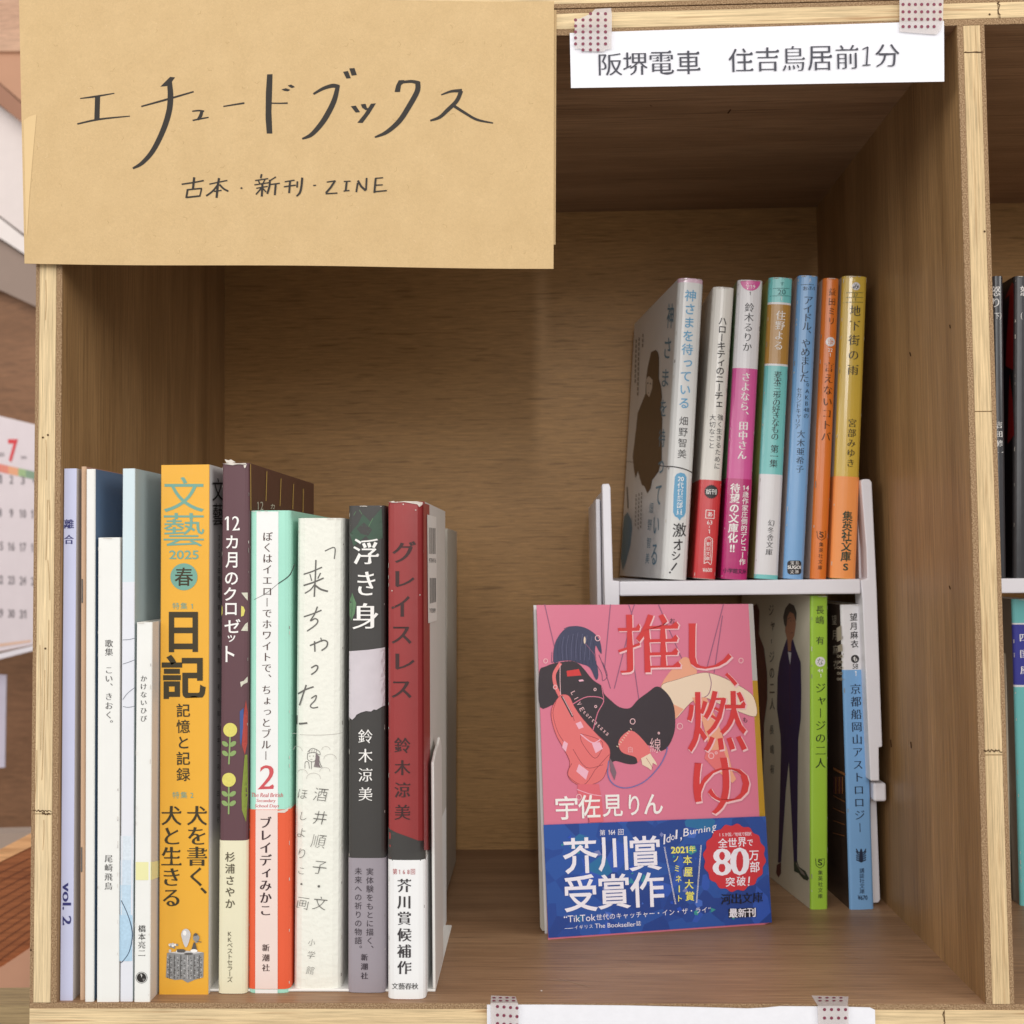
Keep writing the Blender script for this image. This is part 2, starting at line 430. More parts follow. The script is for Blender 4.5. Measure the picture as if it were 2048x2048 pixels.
jag(1997, 4, 1999, 36, 3, 2.6, 10); jag(1887, 2023, 1889, 2048, 2, 1.8, 8)
for px, py in ((1979, 29), (1969, 463), (96, 870), (91, 1297), (86, 875), (62, 1900)): kc.disc(px, py, 2.2, M_crack, n=7)
for x0, y0, x1, y1 in ((92, 880, 93, 960), (95, 1000, 92, 1120), (98, 1000, 99, 1040), (80, 1290, 82, 1500), (90, 1340, 84, 1560), (98, 1240, 94, 1420), (74, 1500, 70, 1600), (88, 1640, 86, 1700), (92, 560, 91, 640), (96, 1120, 100, 1200)):
    kc.stroke([(x0, y0), ((x0 + x1) / 2 + 1, (y0 + y1) / 2), (x1, y1)], 0.8, mat('fine_split', (168, 134, 92), 0.9, 0.1))
kc.done(shelf, 'chipped_joint')
M_nick = mat('dark_nick', (70, 46, 32), 0.9, 0.1)
nk = Ink(Face((0, 0, H), (0, 0, -1))); nk.stroke([(1461, 219), (1456, 226)], 2.4, M_nick); nk.stroke([(1300, 150 + 60), (1304, 212)], 1, M_nick); nk.done(shelf, 'surface_nick')
nk = Ink(Face((W, 0, 0), (-1, 0, 0)))
for a in ([(1820, 705), (1822, 712)], [(1899, 1172), (1901, 1178)], [(1822, 1484), (1823, 1496)], [(1900, 650), (1901, 656)], [(1782, 1480), (1783, 1494)]): nk.stroke(a, 2.0, M_nick)
nk.done(shelf, 'surface_nick')
nk = Ink(Face((0, 0, 0), (0, 0, 1))); M_sc = mat('pale_scratch', (176, 150, 126), 0.6)
for a in ([(1120, 1958), (1180, 1974)], [(1100, 1960), (1128, 1962)], [(1690, 1912), (1720, 1916)], [(1250, 1925), (1262, 1930)]): nk.stroke(a, 0.8, M_sc)
nk.disc(1083, 1982, 2.0, WHITE_ if False else mat('crumb_white', (226, 220, 214), 0.8), n=6, ry=1.4); nk.done(shelf, 'surface_scratch')
# ================================================================== BOOKS
PAGE = mat('page_block', (226, 214, 190), 0.9, 0.1, var=0.08, bump=0.3, scale=500)
PAGEW = mat('page_block_white', (232, 228, 218), 0.9, 0.1, var=0.06, bump=0.3, scale=500)
BLACK = mat('ink_black', (44, 40, 38), 0.5); WHITE = mat('ink_white', (246, 244, 240), 0.5)
class Book:
    def __init__(s, label, bl, br, tl, tr, depth, Y=None, z=0.0, yaw=0.0, cover=None, zones=None, left=None, right=None,
                 r=0.0008, b=0.0003, t=0.0004, pages=None, cat='book', name='book', group=None, inset=0.0, hard=False):
        bx = (bl[0] + br[0]) / 2; by = (bl[1] + br[1]) / 2; tx = (tl[0] + tr[0]) / 2; ty = (tl[1] + tr[1]) / 2
        o = P(bx, by, Y) if Y is not None else PZ(bx, by, z)
        if Y is not None: pass
        ey = Vector((-math.sin(yaw), math.cos(yaw), 0)); n = -ey
        top = hit(tx, ty, o, n); ez = (top - o).normalized(); ex = ey.cross(ez).normalized()
        s.H = (top - o).length
        w0 = (hit(*br, o, n) - hit(*bl, o, n)).dot(ex); w1 = (hit(*tr, o, n) - hit(*tl, o, n)).dot(ex)
        s.corners = (bl, br, tl, tr); s.worn = (br[0] - bl[0]) > 30 and cat == 'book'
        s.T = (w0 + w1) / 2; s.h = s.T / 2; s.o, s.ex, s.ey, s.ez, s.dep = o, ex, ey, ez, depth
        s.r, s.b, s.t = min(r, s.h * 0.9), b, t
        s.root = thing(name, label, cat, o, group)
        s.front = Face(o, n, s.adj); s.rf = Face(o + ex * s.h, ex); s.lf = Face(o - ex * s.h, -ex)
        s.ink = Ink(s.front)
        zs = [(0.0, s.H, cover)]
        if zones:   # list of (y_px_bottom_of_zone_from_top, material) top -> down
            zs = []; zt = s.H
            for yp, m in zones:
                if yp is None: zb = 0.0
                else: zb = (hit(bx + (tx - bx) * (by - yp) / (by - ty), yp, o, n) - o).dot(ez)
                zs.append((zb, zt, m)); zt = zb
        s.shell('cover', zs, left, right, 0.0, t)
        pg = pages or PAGE; g = 0.003 if hard else 0.0004
        q = [(-s.h + t, t + 0.0004 + s.b + s.r * 0.4, g), (s.h - t, t + 0.0004 + s.b + s.r * 0.4, g), (s.h - t, depth - g, g), (-s.h + t, depth - g, g)]
        vs = [s.w(*a) for a in q] + [s.w(a[0], a[1], s.H - g - inset) for a in q]
        part('page_block', vs, BOXF, pg, s.root)
    def w(s, x, y, z): return s.o + s.ex * x + s.ey * y + s.ez * z
    def prof(s, x):
        a = s.b * (x / s.h) ** 2; e = abs(x) - (s.h - s.r)
        if e > 0: a += s.r - math.sqrt(max(0.0, s.r ** 2 - min(e, s.r) ** 2))
        return a
    def adj(s, p):
        x = (p - s.o).dot(s.ex); x = max(-s.h * 0.985, min(s.h * 0.985, x)); return s.prof(x)
    def shell(s, name, zs, left, right, grow, t, dep=None, tops=None):
        h = s.h + grow; dep = dep or s.dep
        xs = [-s.h, -s.h + s.r * 0.04, -s.h + s.r * 0.15, -s.h + s.r * 0.4, -s.h + s.r] + [(-s.h + s.r) * (1 - k / 3) for k in (1, 2)] + [0.0]
        xs = xs + [-x for x in reversed(xs[:-1])]
        prof = [(-h, dep, 'l')] + [(x * h / s.h, s.prof(x) - grow, 's') for x in xs] + [(h, dep, 'r')]
        inner = [(max(-h + t, min(h - t, x)), (y + t if k == 's' else y), k) for x, y, k in prof]
        mats = []; V = []; Fc = []; MI = []; SM = []
        def mi(m):
            if m not in mats: mats.append(m)
            return mats.index(m)
        n = len(prof)
        # sorted zone levels; optional 'tops' = function(x)->dz making a curved band top
        for zi, (z0, z1, m) in enumerate(zs):
            base = len(V)
            for (x, y, k) in prof: V += [s.w(x, y, z0), s.w(x, y, z1)]
            for (x, y, k) in inner: V += [s.w(x, y, z0), s.w(x, y, z1)]
            for i in range(n - 1):
                kk = left if (i == 0 and left) else (right if (i == n - 2 and right) else m)
                Fc.append((base + 2 * i, base + 2 * i + 2, base + 2 * i + 3, base + 2 * i + 1)); MI.append(mi(kk))
                j = base + 2 * n
                Fc.append((j + 2 * i, j + 2 * i + 1, j + 2 * i + 3, j + 2 * i + 2)); MI.append(mi(kk))
                if zi == 0: Fc.append((base + 2 * i + 1, base + 2 * i + 3, j + 2 * i + 3, j + 2 * i + 1)); MI.append(mi(m))
                if zi == len(zs) - 1: Fc.append((base + 2 * i, j + 2 * i, j + 2 * i + 2, base + 2 * i + 2)); MI.append(mi(m))
            for i in (0, n - 1):
                j = base + 2 * n; Fc.append((base + 2 * i, base + 2 * i + 1, j + 2 * i + 1, j + 2 * i)); MI.append(mi(m))
        return part(name, V, Fc, mats, s.root, MI)
    def band(s, ytop, ybot, m, left=None, right=None, name='paper_band', label=None, bleed=0.0):
        def zz(yp):
            if yp is None: return 0.0002
            a = s.o; b = s.w(0, 0, s.H)
            lo, hi = 0.0, s.H
            for _ in range(30):
                mid = (lo + hi) / 2; p = s.w(0, 0, mid); v = MR.transposed() @ (p - CAM); y = 1024 - F * v.z / v.y
                if y > yp: lo = mid
                else: hi = mid
            return lo
        o = s.shell(name, [(zz(ybot), zz(ytop), m)], left, right, 0.00018, 0.00012, dep=s.dep * 0.98)
        s.front.adj = lambda p, f=s.adj: f(p)
        s.ink.lv = max(s.ink.lv, 0.00032)
        if label: o['label'] = label
        return o
    def done(s):
        s.ink.done(s.root)
        if s.worn:     # rubbed paper showing along the spine's edges and head
            k = Ink(s.front); k.lv = 0.0005; bl, br, tl, tr = s.corners; rw = random.Random(int(bl[0]) * 7 + int(tl[1]))
            m = mat('rubbed_edge', (214, 208, 200), 0.9, 0.1); m2 = mat('rubbed_grey', (150, 144, 138), 0.8, 0.1)
            for _ in range(16):
                a, b_ = (bl, tl) if rw.random() < 0.5 else (br, tr); t = rw.random() ** 1.5; t = t if rw.random() < 0.4 else 1 - t * 0.9; e = 1.6 if a is bl else -1.6
                x = a[0] + (b_[0] - a[0]) * t + e; y = a[1] + (b_[1] - a[1]) * t; L_ = rw.uniform(2, 9); sl = (b_[0] - a[0]) / (b_[1] - a[1])
                y = min(max(y, tl[1] + L_ + 3), bl[1] - 6)
                k.stroke([(x, y), (x - sl * L_, y - L_)], rw.uniform(0.5, 1.1), m if rw.random() < 0.7 else m2, smooth=False)
            for _ in range(5):
                x = rw.uniform(tl[0] + 3, tr[0] - 8); k.stroke([(x, tl[1] + 1.6), (x + rw.uniform(3, 8), tr[1] + 1.6 + rw.uniform(-.4, .6))], rw.uniform(0.6, 1.4), m, smooth=False)
            k.done(s.root, 'rubbed_edge')
def proj(p):
    v = MR.transposed() @ (Vector(p) - CAM); return (1024 + F * v.x / v.y, 1024 - F * v.z / v.y)
def A(x, y): return (x / 4.83, 860 + y / 4.83)
def B_(x, y): return (x / 4.83, 1240 + y / 4.83)
def C_(x, y): return (x / 4.83, 1648 + y / 4.83)
def D_(x, y): return (300 + x / 4.83, 900 + y / 4.83)
def E_(x, y): return (300 + x / 4.83, 1280 + y / 4.83)
def F_(x, y): return (300 + x / 4.83, 1648 + y / 4.83)
def G_(x, y): return (550 + x / 4.83, 960 + y / 4.83)
def H_(x, y): return (550 + x / 4.83, 1340 + y / 4.83)
def I_(x, y): return (550 + x / 4.83, 1648 + y / 4.83)
def J_(x, y): return (1160 + x / 4.83, 520 + y / 4.83)
def K_(x, y): return (1160 + x / 4.83, 900 + y / 4.83)
def L_(x, y): return (1450 + x / 4.83, 520 + y / 4.83)
def M_(x, y): return (1450 + x / 4.83, 900 + y / 4.83)
def N_(x, y): return (1050 + x / 3.864, 1180 + y / 3.864)
def O_(x, y): return (1050 + x / 3.864, 1600 + y / 3.864)
def R_(x, y): return (1450 + x / 4.83, 1180 + y / 4.83)
def S_(x, y): return (1450 + x / 4.83, 1500 + y / 4.83)
GZ = 'books standing in a row on the cubby floor'
# 1 lavender
lav = mat('lavender_cover', (200, 203, 230), 0.6); navy = mat('ink_navy', (52, 52, 110), 0.6)
b = Book('thin lavender booklet at the far left against the shelf side', (120, 2001), (145, 2001), (127.5, 937), (153.5, 937), 0.148, cover=lav, left=lav, right=mat('lavender_back', (206, 204, 202), 0.7), r=0.0003, b=0.0, t=0.0003, pages=PAGEW, name='booklet', cat='booklet', group=GZ)
b.ink.col('離合', 138, 1048, 138, 1079, 20, navy, 'mb')
b.ink.fit('vol. 2', 134, 1807.5, 83, 17.5, navy, 'mb', ang=-math.pi / 2)
b.done()
# 2 tan stapled
tan = mat('kraft_cover', (206, 172, 142), 0.8); tanr = mat('kraft_cover_reddish', (176, 130, 110), 0.8)
b = Book('thin tan stapled booklet between the lavender booklet and the white spine', (159, 2000), (169, 2000), (161.5, 933), (172, 933), 0.148, cover=tan, right=tanr, left=tan, r=0.0009, b=0.0, t=0.0003, pages=PAGEW, name='booklet', cat='booklet', group=GZ)
stl = mat('staple_steel', (150, 150, 152), 0.35, metal=0.8)
for y0, y1, xx in ((1159, 1205, 164.6), (1695, 1743, 163.4)):
    q = Ink(b.front); q.lv = 0.0002
    q.stroke([(xx, y0), (xx, y1)], 2.6, BLACK, smooth=False); q.stroke([(xx, y0 + 1), (xx, y1 - 1)], 1.4, stl, smooth=False)
    q.done(b.root, 'staple')
b.ink.rect(166.3, 1000, 171.5, 1500, tanr, n=2) if False else None
b.done()
# 3 white spine / dark blue cover
wht = mat('white_cover', (236, 236, 232), 0.5); slate = mat('slate_blue_cover', (92, 116, 144), 0.4)
b = Book('tall thin white-spined book with dark slate blue cover', (169, 2003.5), (187, 2003.5), (172, 938), (190, 938), 0.150, cover=wht, left=wht, right=slate, r=0.0008, b=0.0, t=0.0004, pages=PAGEW, group=GZ)
b.done()
# 4 white poem book
wh2 = mat('soft_white_cover', (238, 238, 234), 0.6); ggry = mat('ink_grey', (84, 82, 80), 0.6)
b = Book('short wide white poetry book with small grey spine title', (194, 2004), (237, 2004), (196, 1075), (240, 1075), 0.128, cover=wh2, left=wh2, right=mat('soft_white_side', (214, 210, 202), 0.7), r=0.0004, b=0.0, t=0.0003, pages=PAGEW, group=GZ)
b.ink.col('歌集', 218, 1287, 218, 1304, 16.5, ggry, 'm')
b.ink.col('こい、', 218, 1340, 218, 1374, 16.5, ggry, 'm'); b.ink.col('きおく。', 218, 1393, 218, 1448, 16.5, ggry, 'm')
b.ink.col('尾崎飛鳥', 217.5, 1717, 217, 1772, 16.5, ggry, 'm')
b.done()
# 5 pale blue translucent jacket
pb1 = mat('pale_blue_jacket', (212, 228, 234), 0.5); pb2 = mat('pale_lilac_jacket', (228, 230, 238), 0.5); pbr = mat('pale_blue_side_shade', (176, 190, 190), 0.35)  # side colour is the same jacket with shade mixed in
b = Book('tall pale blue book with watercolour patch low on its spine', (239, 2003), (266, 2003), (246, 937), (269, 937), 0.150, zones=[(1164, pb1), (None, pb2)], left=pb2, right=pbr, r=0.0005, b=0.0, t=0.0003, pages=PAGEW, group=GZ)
wc = [mat('watercolour_%d' % i, c, 0.7, var=0.18, scale=900) for i, c in enumerate([(218, 228, 238), (206, 222, 236), (192, 216, 234), (182, 212, 234), (178, 208, 230)])]
ys = [1672, 1720, 1770, 1830, 1880, 1922]
for i in range(5):
    xa = 242.5 - (ys[i] - 1672) * 0.012; b.ink.rect(xa - 1.5, ys[i], xa + 24.5, ys[i + 1], wc[i], n=4)
ln = mat('fine_pencil', (110, 116, 126), 0.6); dk = mat('dark_pen_line', (50, 70, 96), 0.6)
b.ink.stroke([B_(1188, 192), B_(1250, 188), B_(1310, 172)], 1.0, ln); b.ink.stroke([B_(1188, 425), B_(1250, 405), B_(1308, 382)], 1.0, ln)
b.ink.stroke([B_(1188, 768), B_(1230, 710), B_(1305, 650)], 1.0, ln); b.ink.stroke([B_(1190, 835), B_(1240, 843), B_(1305, 832)], 1.0, ln)
b.ink.stroke([C_(1174, 740), C_(1230, 860), C_(1270, 990), C_(1278, 1100), C_(1250, 1230), C_(1200, 1310), C_(1166, 1340)], 1.6, dk)
b.done()
# 6 small white book
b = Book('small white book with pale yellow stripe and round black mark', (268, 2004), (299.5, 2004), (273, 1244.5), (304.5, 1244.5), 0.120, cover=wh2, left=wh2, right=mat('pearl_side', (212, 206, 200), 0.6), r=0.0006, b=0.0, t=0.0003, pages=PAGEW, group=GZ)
yl = mat('pale_yellow_ink', (236, 233, 176), 0.6)
b.ink.rect(271.5, 1724, 302.2, 1760, yl, n=4); b.ink.poly([(302.6, 1724), (318, 1721), (318, 1754), (302.6, 1760)], yl, b.rf)
b.ink.col('かけないひび', 287.5, 1357, 287.2, 1437, 14, ggry, 'm')
b.ink.col('橋本亮二', 284, 1857, 283.6, 1906, 15.5, BLACK, 'm')
b.ink.disc(283.3, 1955, 11.6, BLACK); b.ink.disc(283.3, 1955, 10.6, wh2); b.ink.disc(283.3, 1955, 9.6, BLACK)
b.ink.fit('↑', 282.6, 1951, 5, 8, WHITE); b.ink.fit('ロ', 287.5, 1959, 3, 3, WHITE)
b.done()
# grey rounded bookend tip
GB = mat('grey_plastic', (168, 168, 172), 0.35)
be = thing('bookend', 'grey rounded bookend tip peeking up behind the pale blue book', 'bookend', P(302, 1800, 0.145))
yy = 0.152; arc = []
cx0, cw = 301.5, 14.5
for i in range(13):
    a = math.pi * i / 12; arc.append(P(cx0 + cw * math.cos(a), 950 - 35 * math.sin(a) ** 0.8, yy))
bot = [Vector((arc[-1].x, yy, 0.001)), Vector((arc[0].x, yy, 0.001))]
slab('upright_plate', [arc[0]] + arc[1:] + bot, 0.001, GB, be, (0, -1, 0))
box('base_plate', (arc[-1].x, arc[0].x, yy - 0.06, yy + 0.001, 0.0001, 0.0010), GB, be)
# 7 orange magazine
org = mat('marigold_cover', (236, 176, 58), 0.45, 0.4, 0.15); teal = mat('ink_sage_teal', (118, 168, 152), 0.5); obk = mat('ink_olive_black', (62, 54, 34), 0.55)
bw = mat('magazine_side_white', (220, 218, 216), 0.4)
b = Book('thick marigold yellow literary magazine with large black title characters', (318, 1989), (416, 1989), (321.5, 929.5), (419, 929.5), 0.148, cover=org, left=bw, right=bw, r=0.0004, b=0.0, t=0.0003, pages=PAGEW, name='magazine', cat='magazine', group=GZ)
I = b.ink
I.fit('文', 368, 989, 80, 70, teal, 'g'); I.fit('藝', 368, 1059.5, 81, 67, teal, 'g')
I.fit('2025', 368, 1109.5, 58, 17, teal, 'gb'); I.disc(368, 1153.6, 27, teal, n=32); I.fit('春', 368, 1153.6, 36, 36, obk, 'gb')
I.row('特集1', 352, 1212, 384, 1212, 14.5, teal, 'g')
I.fit('日', 367, 1264, 54, 76, obk, 'gx'); I.fit('記', 367.5, 1354, 83, 83, obk, 'gx')
I.col('記憶と記録', 366.7, 1421, 366.7, 1549, 28.5, obk, 'gb'); I.row('特集2', 352, 1590, 384, 1590, 14.5, teal, 'g')
I.col('犬を書く、', 394, 1631, 394, 1794, 42, obk, 'mb'); I.col('犬と生きる', 343, 1631, 343, 1795, 42, obk, 'mb')
g1 = mat('engraving_grey', (146, 146, 146), 0.6, var=0.2, scale=1500); g2 = mat('engraving_light', (206, 204, 204), 0.6, var=0.1, scale=900); g3 = mat('engraving_dark', (88, 86, 84), 0.6)
I.poly([F_(165, 1245), F_(345, 1225), F_(520, 1240), F_(515, 1480), F_(440, 1500), F_(365, 1532), F_(310, 1500), F_(240, 1505), F_(155, 1480)], g1)
I.poly([F_(175, 1240), F_(345, 1222), F_(515, 1238), F_(385, 1262)], g2)
for r in range(9):
    for c in range(11):
        x = 172 + c * 32 + r % 2 * 8; y = 1285 + r * 24 + (c if c < 6 else 11 - c) * 2
        if x < 512: I.disc(*F_(x, y), 1.5, g3 if (r + c) % 3 else g2, n=5, ry=1.1)
for x in (195, 240, 300, 365, 430, 480): I.stroke([F_(x, 1265), F_(x - 3, 1380), F_(x - 2, 1490)], 1.3, g3 if x != 365 else g2)
pts = [F_(350 + 46 * math.cos(a) * (1 if math.sin(a) > -0.1 else 0.95 + 0.35 * math.sin(a)), 1070 - (62 if math.sin(a) > 0 else 118) * math.sin(a)) for a in [2 * math.pi * i / 22 for i in range(22)]]
I.poly(pts, g2); I.disc(*F_(338, 1050), 3.6, WHITE, ry=5)
for i in range(14):
    I.disc(*F_(240 + random.uniform(-45, 40), 1190 + random.uniform(-38, 38)), 2.6, [g1, g2, WHITE][i % 3], n=7)
I.poly([F_(262, 1205), F_(330, 1205), F_(350, 1222), F_(330, 1238), F_(265, 1235)], g3)
I.disc(*F_(375, 1250), 9, g3, ry=2); I.poly([F_(425, 1140), F_(440, 1140), F_(458, 1215), F_(402, 1215)], g3); I.disc(*F_(428, 1222), 7, WHITE, ry=3.5)
for q in ((445, 1080, 5), (438, 1100, 4), (462, 1095, 4), (452, 1120, 4)): I.disc(*F_(q[0], q[1]), q[2], [g1, g3][q[2] % 2], ry=q[2] * 1.3, n=8)
I.stroke([F_(455, 1128), F_(500, 1137)], 1.5, g3)
I.fit('文', 434, 979, 22, 46, BLACK, 'g', face=b.rf); I.fit('藝', 434, 1029, 21, 44, BLACK, 'g', face=b.rf)
I.col('2025年春季号', 436, 1075, 436, 1192, 15, ggry, 'g', sx=0.42, face=b.rf)
I.col('第六四巻第一号令和七年二月一日発行', 435.5, 1215, 434, 1640, 12, ggry, 'g', sx=0.42, face=b.rf)
b.done()
# 8 purple-brown closet book
pur = mat('plum_brown_jacket', (100, 70, 76), 0.5, 0.35); cho = mat('chocolate_cover', (98, 66, 54), 0.5); crm = mat('cream_band', (232, 226, 196), 0.6)
b = Book('plum brown hardcover with white title, yellow flowers and cream paper band', (436, 1988), (492, 1988), (443, 926), (499, 926), 0.122, cover=pur, left=pur, right=cho, r=0.0018, b=0.0003, t=0.0022, hard=True, group=GZ)
I = b.ink
for a in (('12', 464.6, 1046.6, 29, 29), ('カ', 464, 1084, 23, 25), ('月', 463, 1120, 23, 30), ('の', 463, 1157, 25, 24), ('ク', 460, 1188, 24, 26), ('ロ', 462, 1218, 22, 23), ('ゼ', 465, 1252, 31, 27), ('ッ', 463, 1277, 15, 13), ('ト', 460, 1308, 17, 31)):
    I.fit(*a, WHITE, 'gb' if a[0] not in '12' else 'm')
yf = mat('mustard_flower_ink', (222, 212, 110), 0.6, var=0.12, scale=1200); lf_ = mat('leaf_green_ink', (142, 168, 104), 0.6)
for cx, cy, x2 in ((460.5, 1459.7, 458), (457.8, 1559.5, 457.5)):
    I.stroke([(cx, cy + 10), (x2, cy + 68)], 3.2, lf_, smooth=False)
    for dy in (29, 48):
        for sg in (-1, 1):
            pts = []
            for k in range(12):
                a = 2 * math.pi * k / 12; u, v = 7.6 * math.cos(a), 4.6 * math.sin(a)
                an = 0.62 * sg
                pts.append((x2 + sg * 8 + u * math.cos(an) + v * math.sin(an), cy + dy - 1 - (u * math.sin(an) - v * math.cos(an))))
            I.poly(pts, lf_)
    I.disc(cx, cy, 14, yf, n=24)
blu = mat('cobalt_shape', (70, 92, 150), 0.6); rdd = mat('vermilion_shape', (176, 70, 62), 0.6); olv = mat('olive_shape', (132, 146, 58), 0.6)
wsh = mat('ivory_shape', (216, 214, 196), 0.6)
I.poly([E_(868, 690), E_(905, 655), E_(900, 850), E_(880, 1030), E_(870, 960)], blu); I.poly([E_(925, 580), E_(938, 700), E_(935, 1000), E_(915, 1110), E_(888, 1010), E_(905, 720)], rdd)
I.poly([E_(915, 1110), E_(935, 1110), E_(938, 1500), E_(925, 1760), E_(888, 1640), E_(885, 1480)], olv)
I.poly([D_(882, 1378), D_(940, 1378), D_(940, 1455)], wsh); I.poly([D_(880, 1745), D_(920, 1680), D_(940, 1665), D_(940, 1750)], wsh)
I.poly([D_(882, 1505), D_(905, 1515), D_(918, 1550), D_(905, 1600), D_(880, 1610)], yf)
I.poly([E_(872, 405), E_(905, 395), E_(938, 355), E_(938, 410), E_(900, 430), E_(880, 455)], wsh)
I.poly([D_(684, 1500), D_(697, 1520), D_(697, 1580), D_(682, 1605)], yf)
gold = mat('gold_line_ink', (206, 172, 96), 0.4)
for x, y0, x1, y1 in ((967, 138, 970, 580), (1125, 208, 1116, 490), (1262, 278, 1252, 540), (1383, 330, 1375, 570), (1478, 378, 1474, 600)): I.stroke([D_(x, y0), D_(x1, y1)], 1.6, gold, b.rf, smooth=False)
I.col(['12'], *D_(1060, 535), *D_(1060, 535), 24, wsh, 't', sx=0.6, face=b.rf); I.fit('ヵ', *D_(1180, 545), 8, 10, wsh, face=b.rf)
b.band(1681, None, crm, right=crm, label='cream paper band')
I.col('杉浦さやか', 460.5, 1713.6, 460.5, 1807, 20.5, mat('ink_taupe', (92, 84, 66), 0.6), 'gb')
I.col('KKベストセラーズ', 460, 1867, 460, 1958.6, 12.5, mat('ink_taupe', (92, 84, 66), 0.6), 'g')
b.done()
wear = mat('torn_paper_fibre', (222, 214, 204), 0.9, 0.1)
q = Ink(b.front); q.lv = 0.0004
q.poly([D_(690, 128), D_(730, 132), D_(790, 122), D_(850, 130), D_(930, 126), D_(915, 142), D_(850, 138), D_(800, 148), D_(740, 139)], wear)
q.poly([D_(722, 90), D_(760, 100), D_(785, 92), D_(830, 118), D_(780, 126), D_(740, 122)], wear); q.poly([D_(905, 150), D_(935, 135), D_(925, 170), D_(912, 175)], wear)
q.done(b.root, 'torn_edge')
# 9 mint book
mint = mat('mint_jacket', (168, 226, 206), 0.4, 0.4, 0.1); stw = mat('stripe_white', (240, 240, 238), 0.4, 0.4, 0.1); ver = mat('vermilion_band', (230, 96, 60), 0.5); pnk = mat('band_pale_pink', (238, 218, 210), 0.5)
brn = mat('ink_umber', (78, 54, 50), 0.6); rose = mat('ink_rose', (208, 88, 92), 0.6)
b = Book('mint green hardcover with white centre stripe and orange red paper band', (495.6, 1986), (579, 1986), (499, 1021), (580, 1021), 0.112, cover=mint, left=mint, right=mint, r=0.0022, b=0.0004, t=0.0022, hard=True, group=GZ)
I = b.ink
I.add([(513, 1023), (557, 1023), (511.5, 1620), (556, 1620)], [(0, 2, 3, 1)], stw)
I.col('ぼくはイエローでホワイトで、ちょっとブルー', 535.4, 1073, 532, 1511, 20.5, brn, 'm')
I.fit('2', 534, 1554, 30, 49, rose, 'm', shear=0.12)
I.fit('The Real British', 534, 1590, 64, 8.5, rose, 'm', shear=0.15); I.fit('Secondary', 532, 1602, 38, 8.5, rose, 'm', shear=0.15); I.fit('School Days', 534, 1612.5, 48, 8.5, rose, 'm', shear=0.15)
I.stroke([D_(1005, 1445), D_(1120, 1385), D_(1240, 1290)], 0.8, ggry); I.stroke([D_(1240, 1290), D_(1330, 1225), D_(1365, 1160), D_(1385, 1105)], 1.8, BLACK)
b.band(1619, 1978, ver, right=ver, left=ver, label='orange red paper band')
I.add([(511.5, 1619.5), (555.5, 1619.5), (510.6, 1977.5), (555.5, 1977.5)], [(0, 2, 3, 1)], pnk)
I.add([(510.6, 1978.5), (555.5, 1978.5), (510.6, 1986), (555.5, 1986)], [(0, 2, 3, 1)], stw)
I.col('ブレイディみかこ', 531.5, 1645, 531.5, 1820, 25, mat('ink_dark_wine', (58, 34, 40), 0.6), 'mb')
I.col('新潮社', 532, 1895, 532, 1935, 15.5, brn, 'mb')
I.poly([E_(1222, 1650), E_(1300, 1640), E_(1362, 1608), E_(1330, 1650), E_(1300, 1668), E_(1230, 1665)], wear)
b.done()
# 10 cream handwritten book
cr = mat('ivory_rough_jacket', (238, 238, 228), 0.8, 0.2, bump=0.35, scale=160); pen = mat('pencil_grey', (104, 102, 98), 0.8); penl = mat('pencil_faint', (190, 186, 180), 0.8)
b = Book('ivory hardcover with pencil-drawn title and small sketched portrait', (584, 1983), (682, 1983), (593, 1036), (687, 1036), 0.112, cover=cr, left=cr, right=cr, r=0.0036, b=0.0005, t=0.0022, hard=True, group=GZ)
I = b.ink
for w_, pts in ((2.2, [D_(1692, 975), D_(1783, 943), D_(1780, 1050)]), (2.6, [D_(1485, 1200), D_(1570, 1172), D_(1660, 1133)]), (2, [D_(1545, 1200), D_(1562, 1262)]), (2.4, [D_(1647, 1190), D_(1622, 1240)]),
    (3, [D_(1485, 1308), D_(1580, 1278), D_(1675, 1238)]), (2.8, [D_(1603, 1065), D_(1597, 1240), D_(1587, 1415)]), (2.4, [D_(1590, 1300), D_(1550, 1350), D_(1497, 1383)]), (3.6, [D_(1600, 1310), D_(1650, 1345), D_(1715, 1365)]),
    (2.6, [D_(1488, 1610), D_(1570, 1583), D_(1655, 1548)]), (2.6, [D_(1617, 1515), D_(1590, 1585), D_(1550, 1650), D_(1595, 1628), D_(1622, 1650), D_(1600, 1690), D_(1520, 1748)]),
    (2.8, [D_(1548, 1888), D_(1610, 1862), D_(1675, 1838), D_(1713, 1855), D_(1706, 1900), D_(1660, 1935)]), (2, [D_(1650, 1815), D_(1660, 1850)]), (2.8, [D_(1590, 1850), D_(1594, 1945)]),
    (2.8, [E_(1560, 268), E_(1603, 245), E_(1622, 262), E_(1604, 300), E_(1560, 332)]), (3, [E_(1425, 522), E_(1500, 480), E_(1578, 452)]), (3, [E_(1508, 437), E_(1480, 520), E_(1440, 630)]),
    (2.4, [E_(1560, 562), E_(1606, 535), E_(1596, 580), E_(1550, 632), E_(1572, 656), E_(1622, 648)]), (2.2, [E_(1410, 735), E_(1408, 815)]), (3.6, [E_(1408, 815), E_(1515, 802)])):
    I.stroke(pts, w_, pen)
I.stroke([(581, 1469), (640, 1470), (683, 1467)], 0.9, penl)
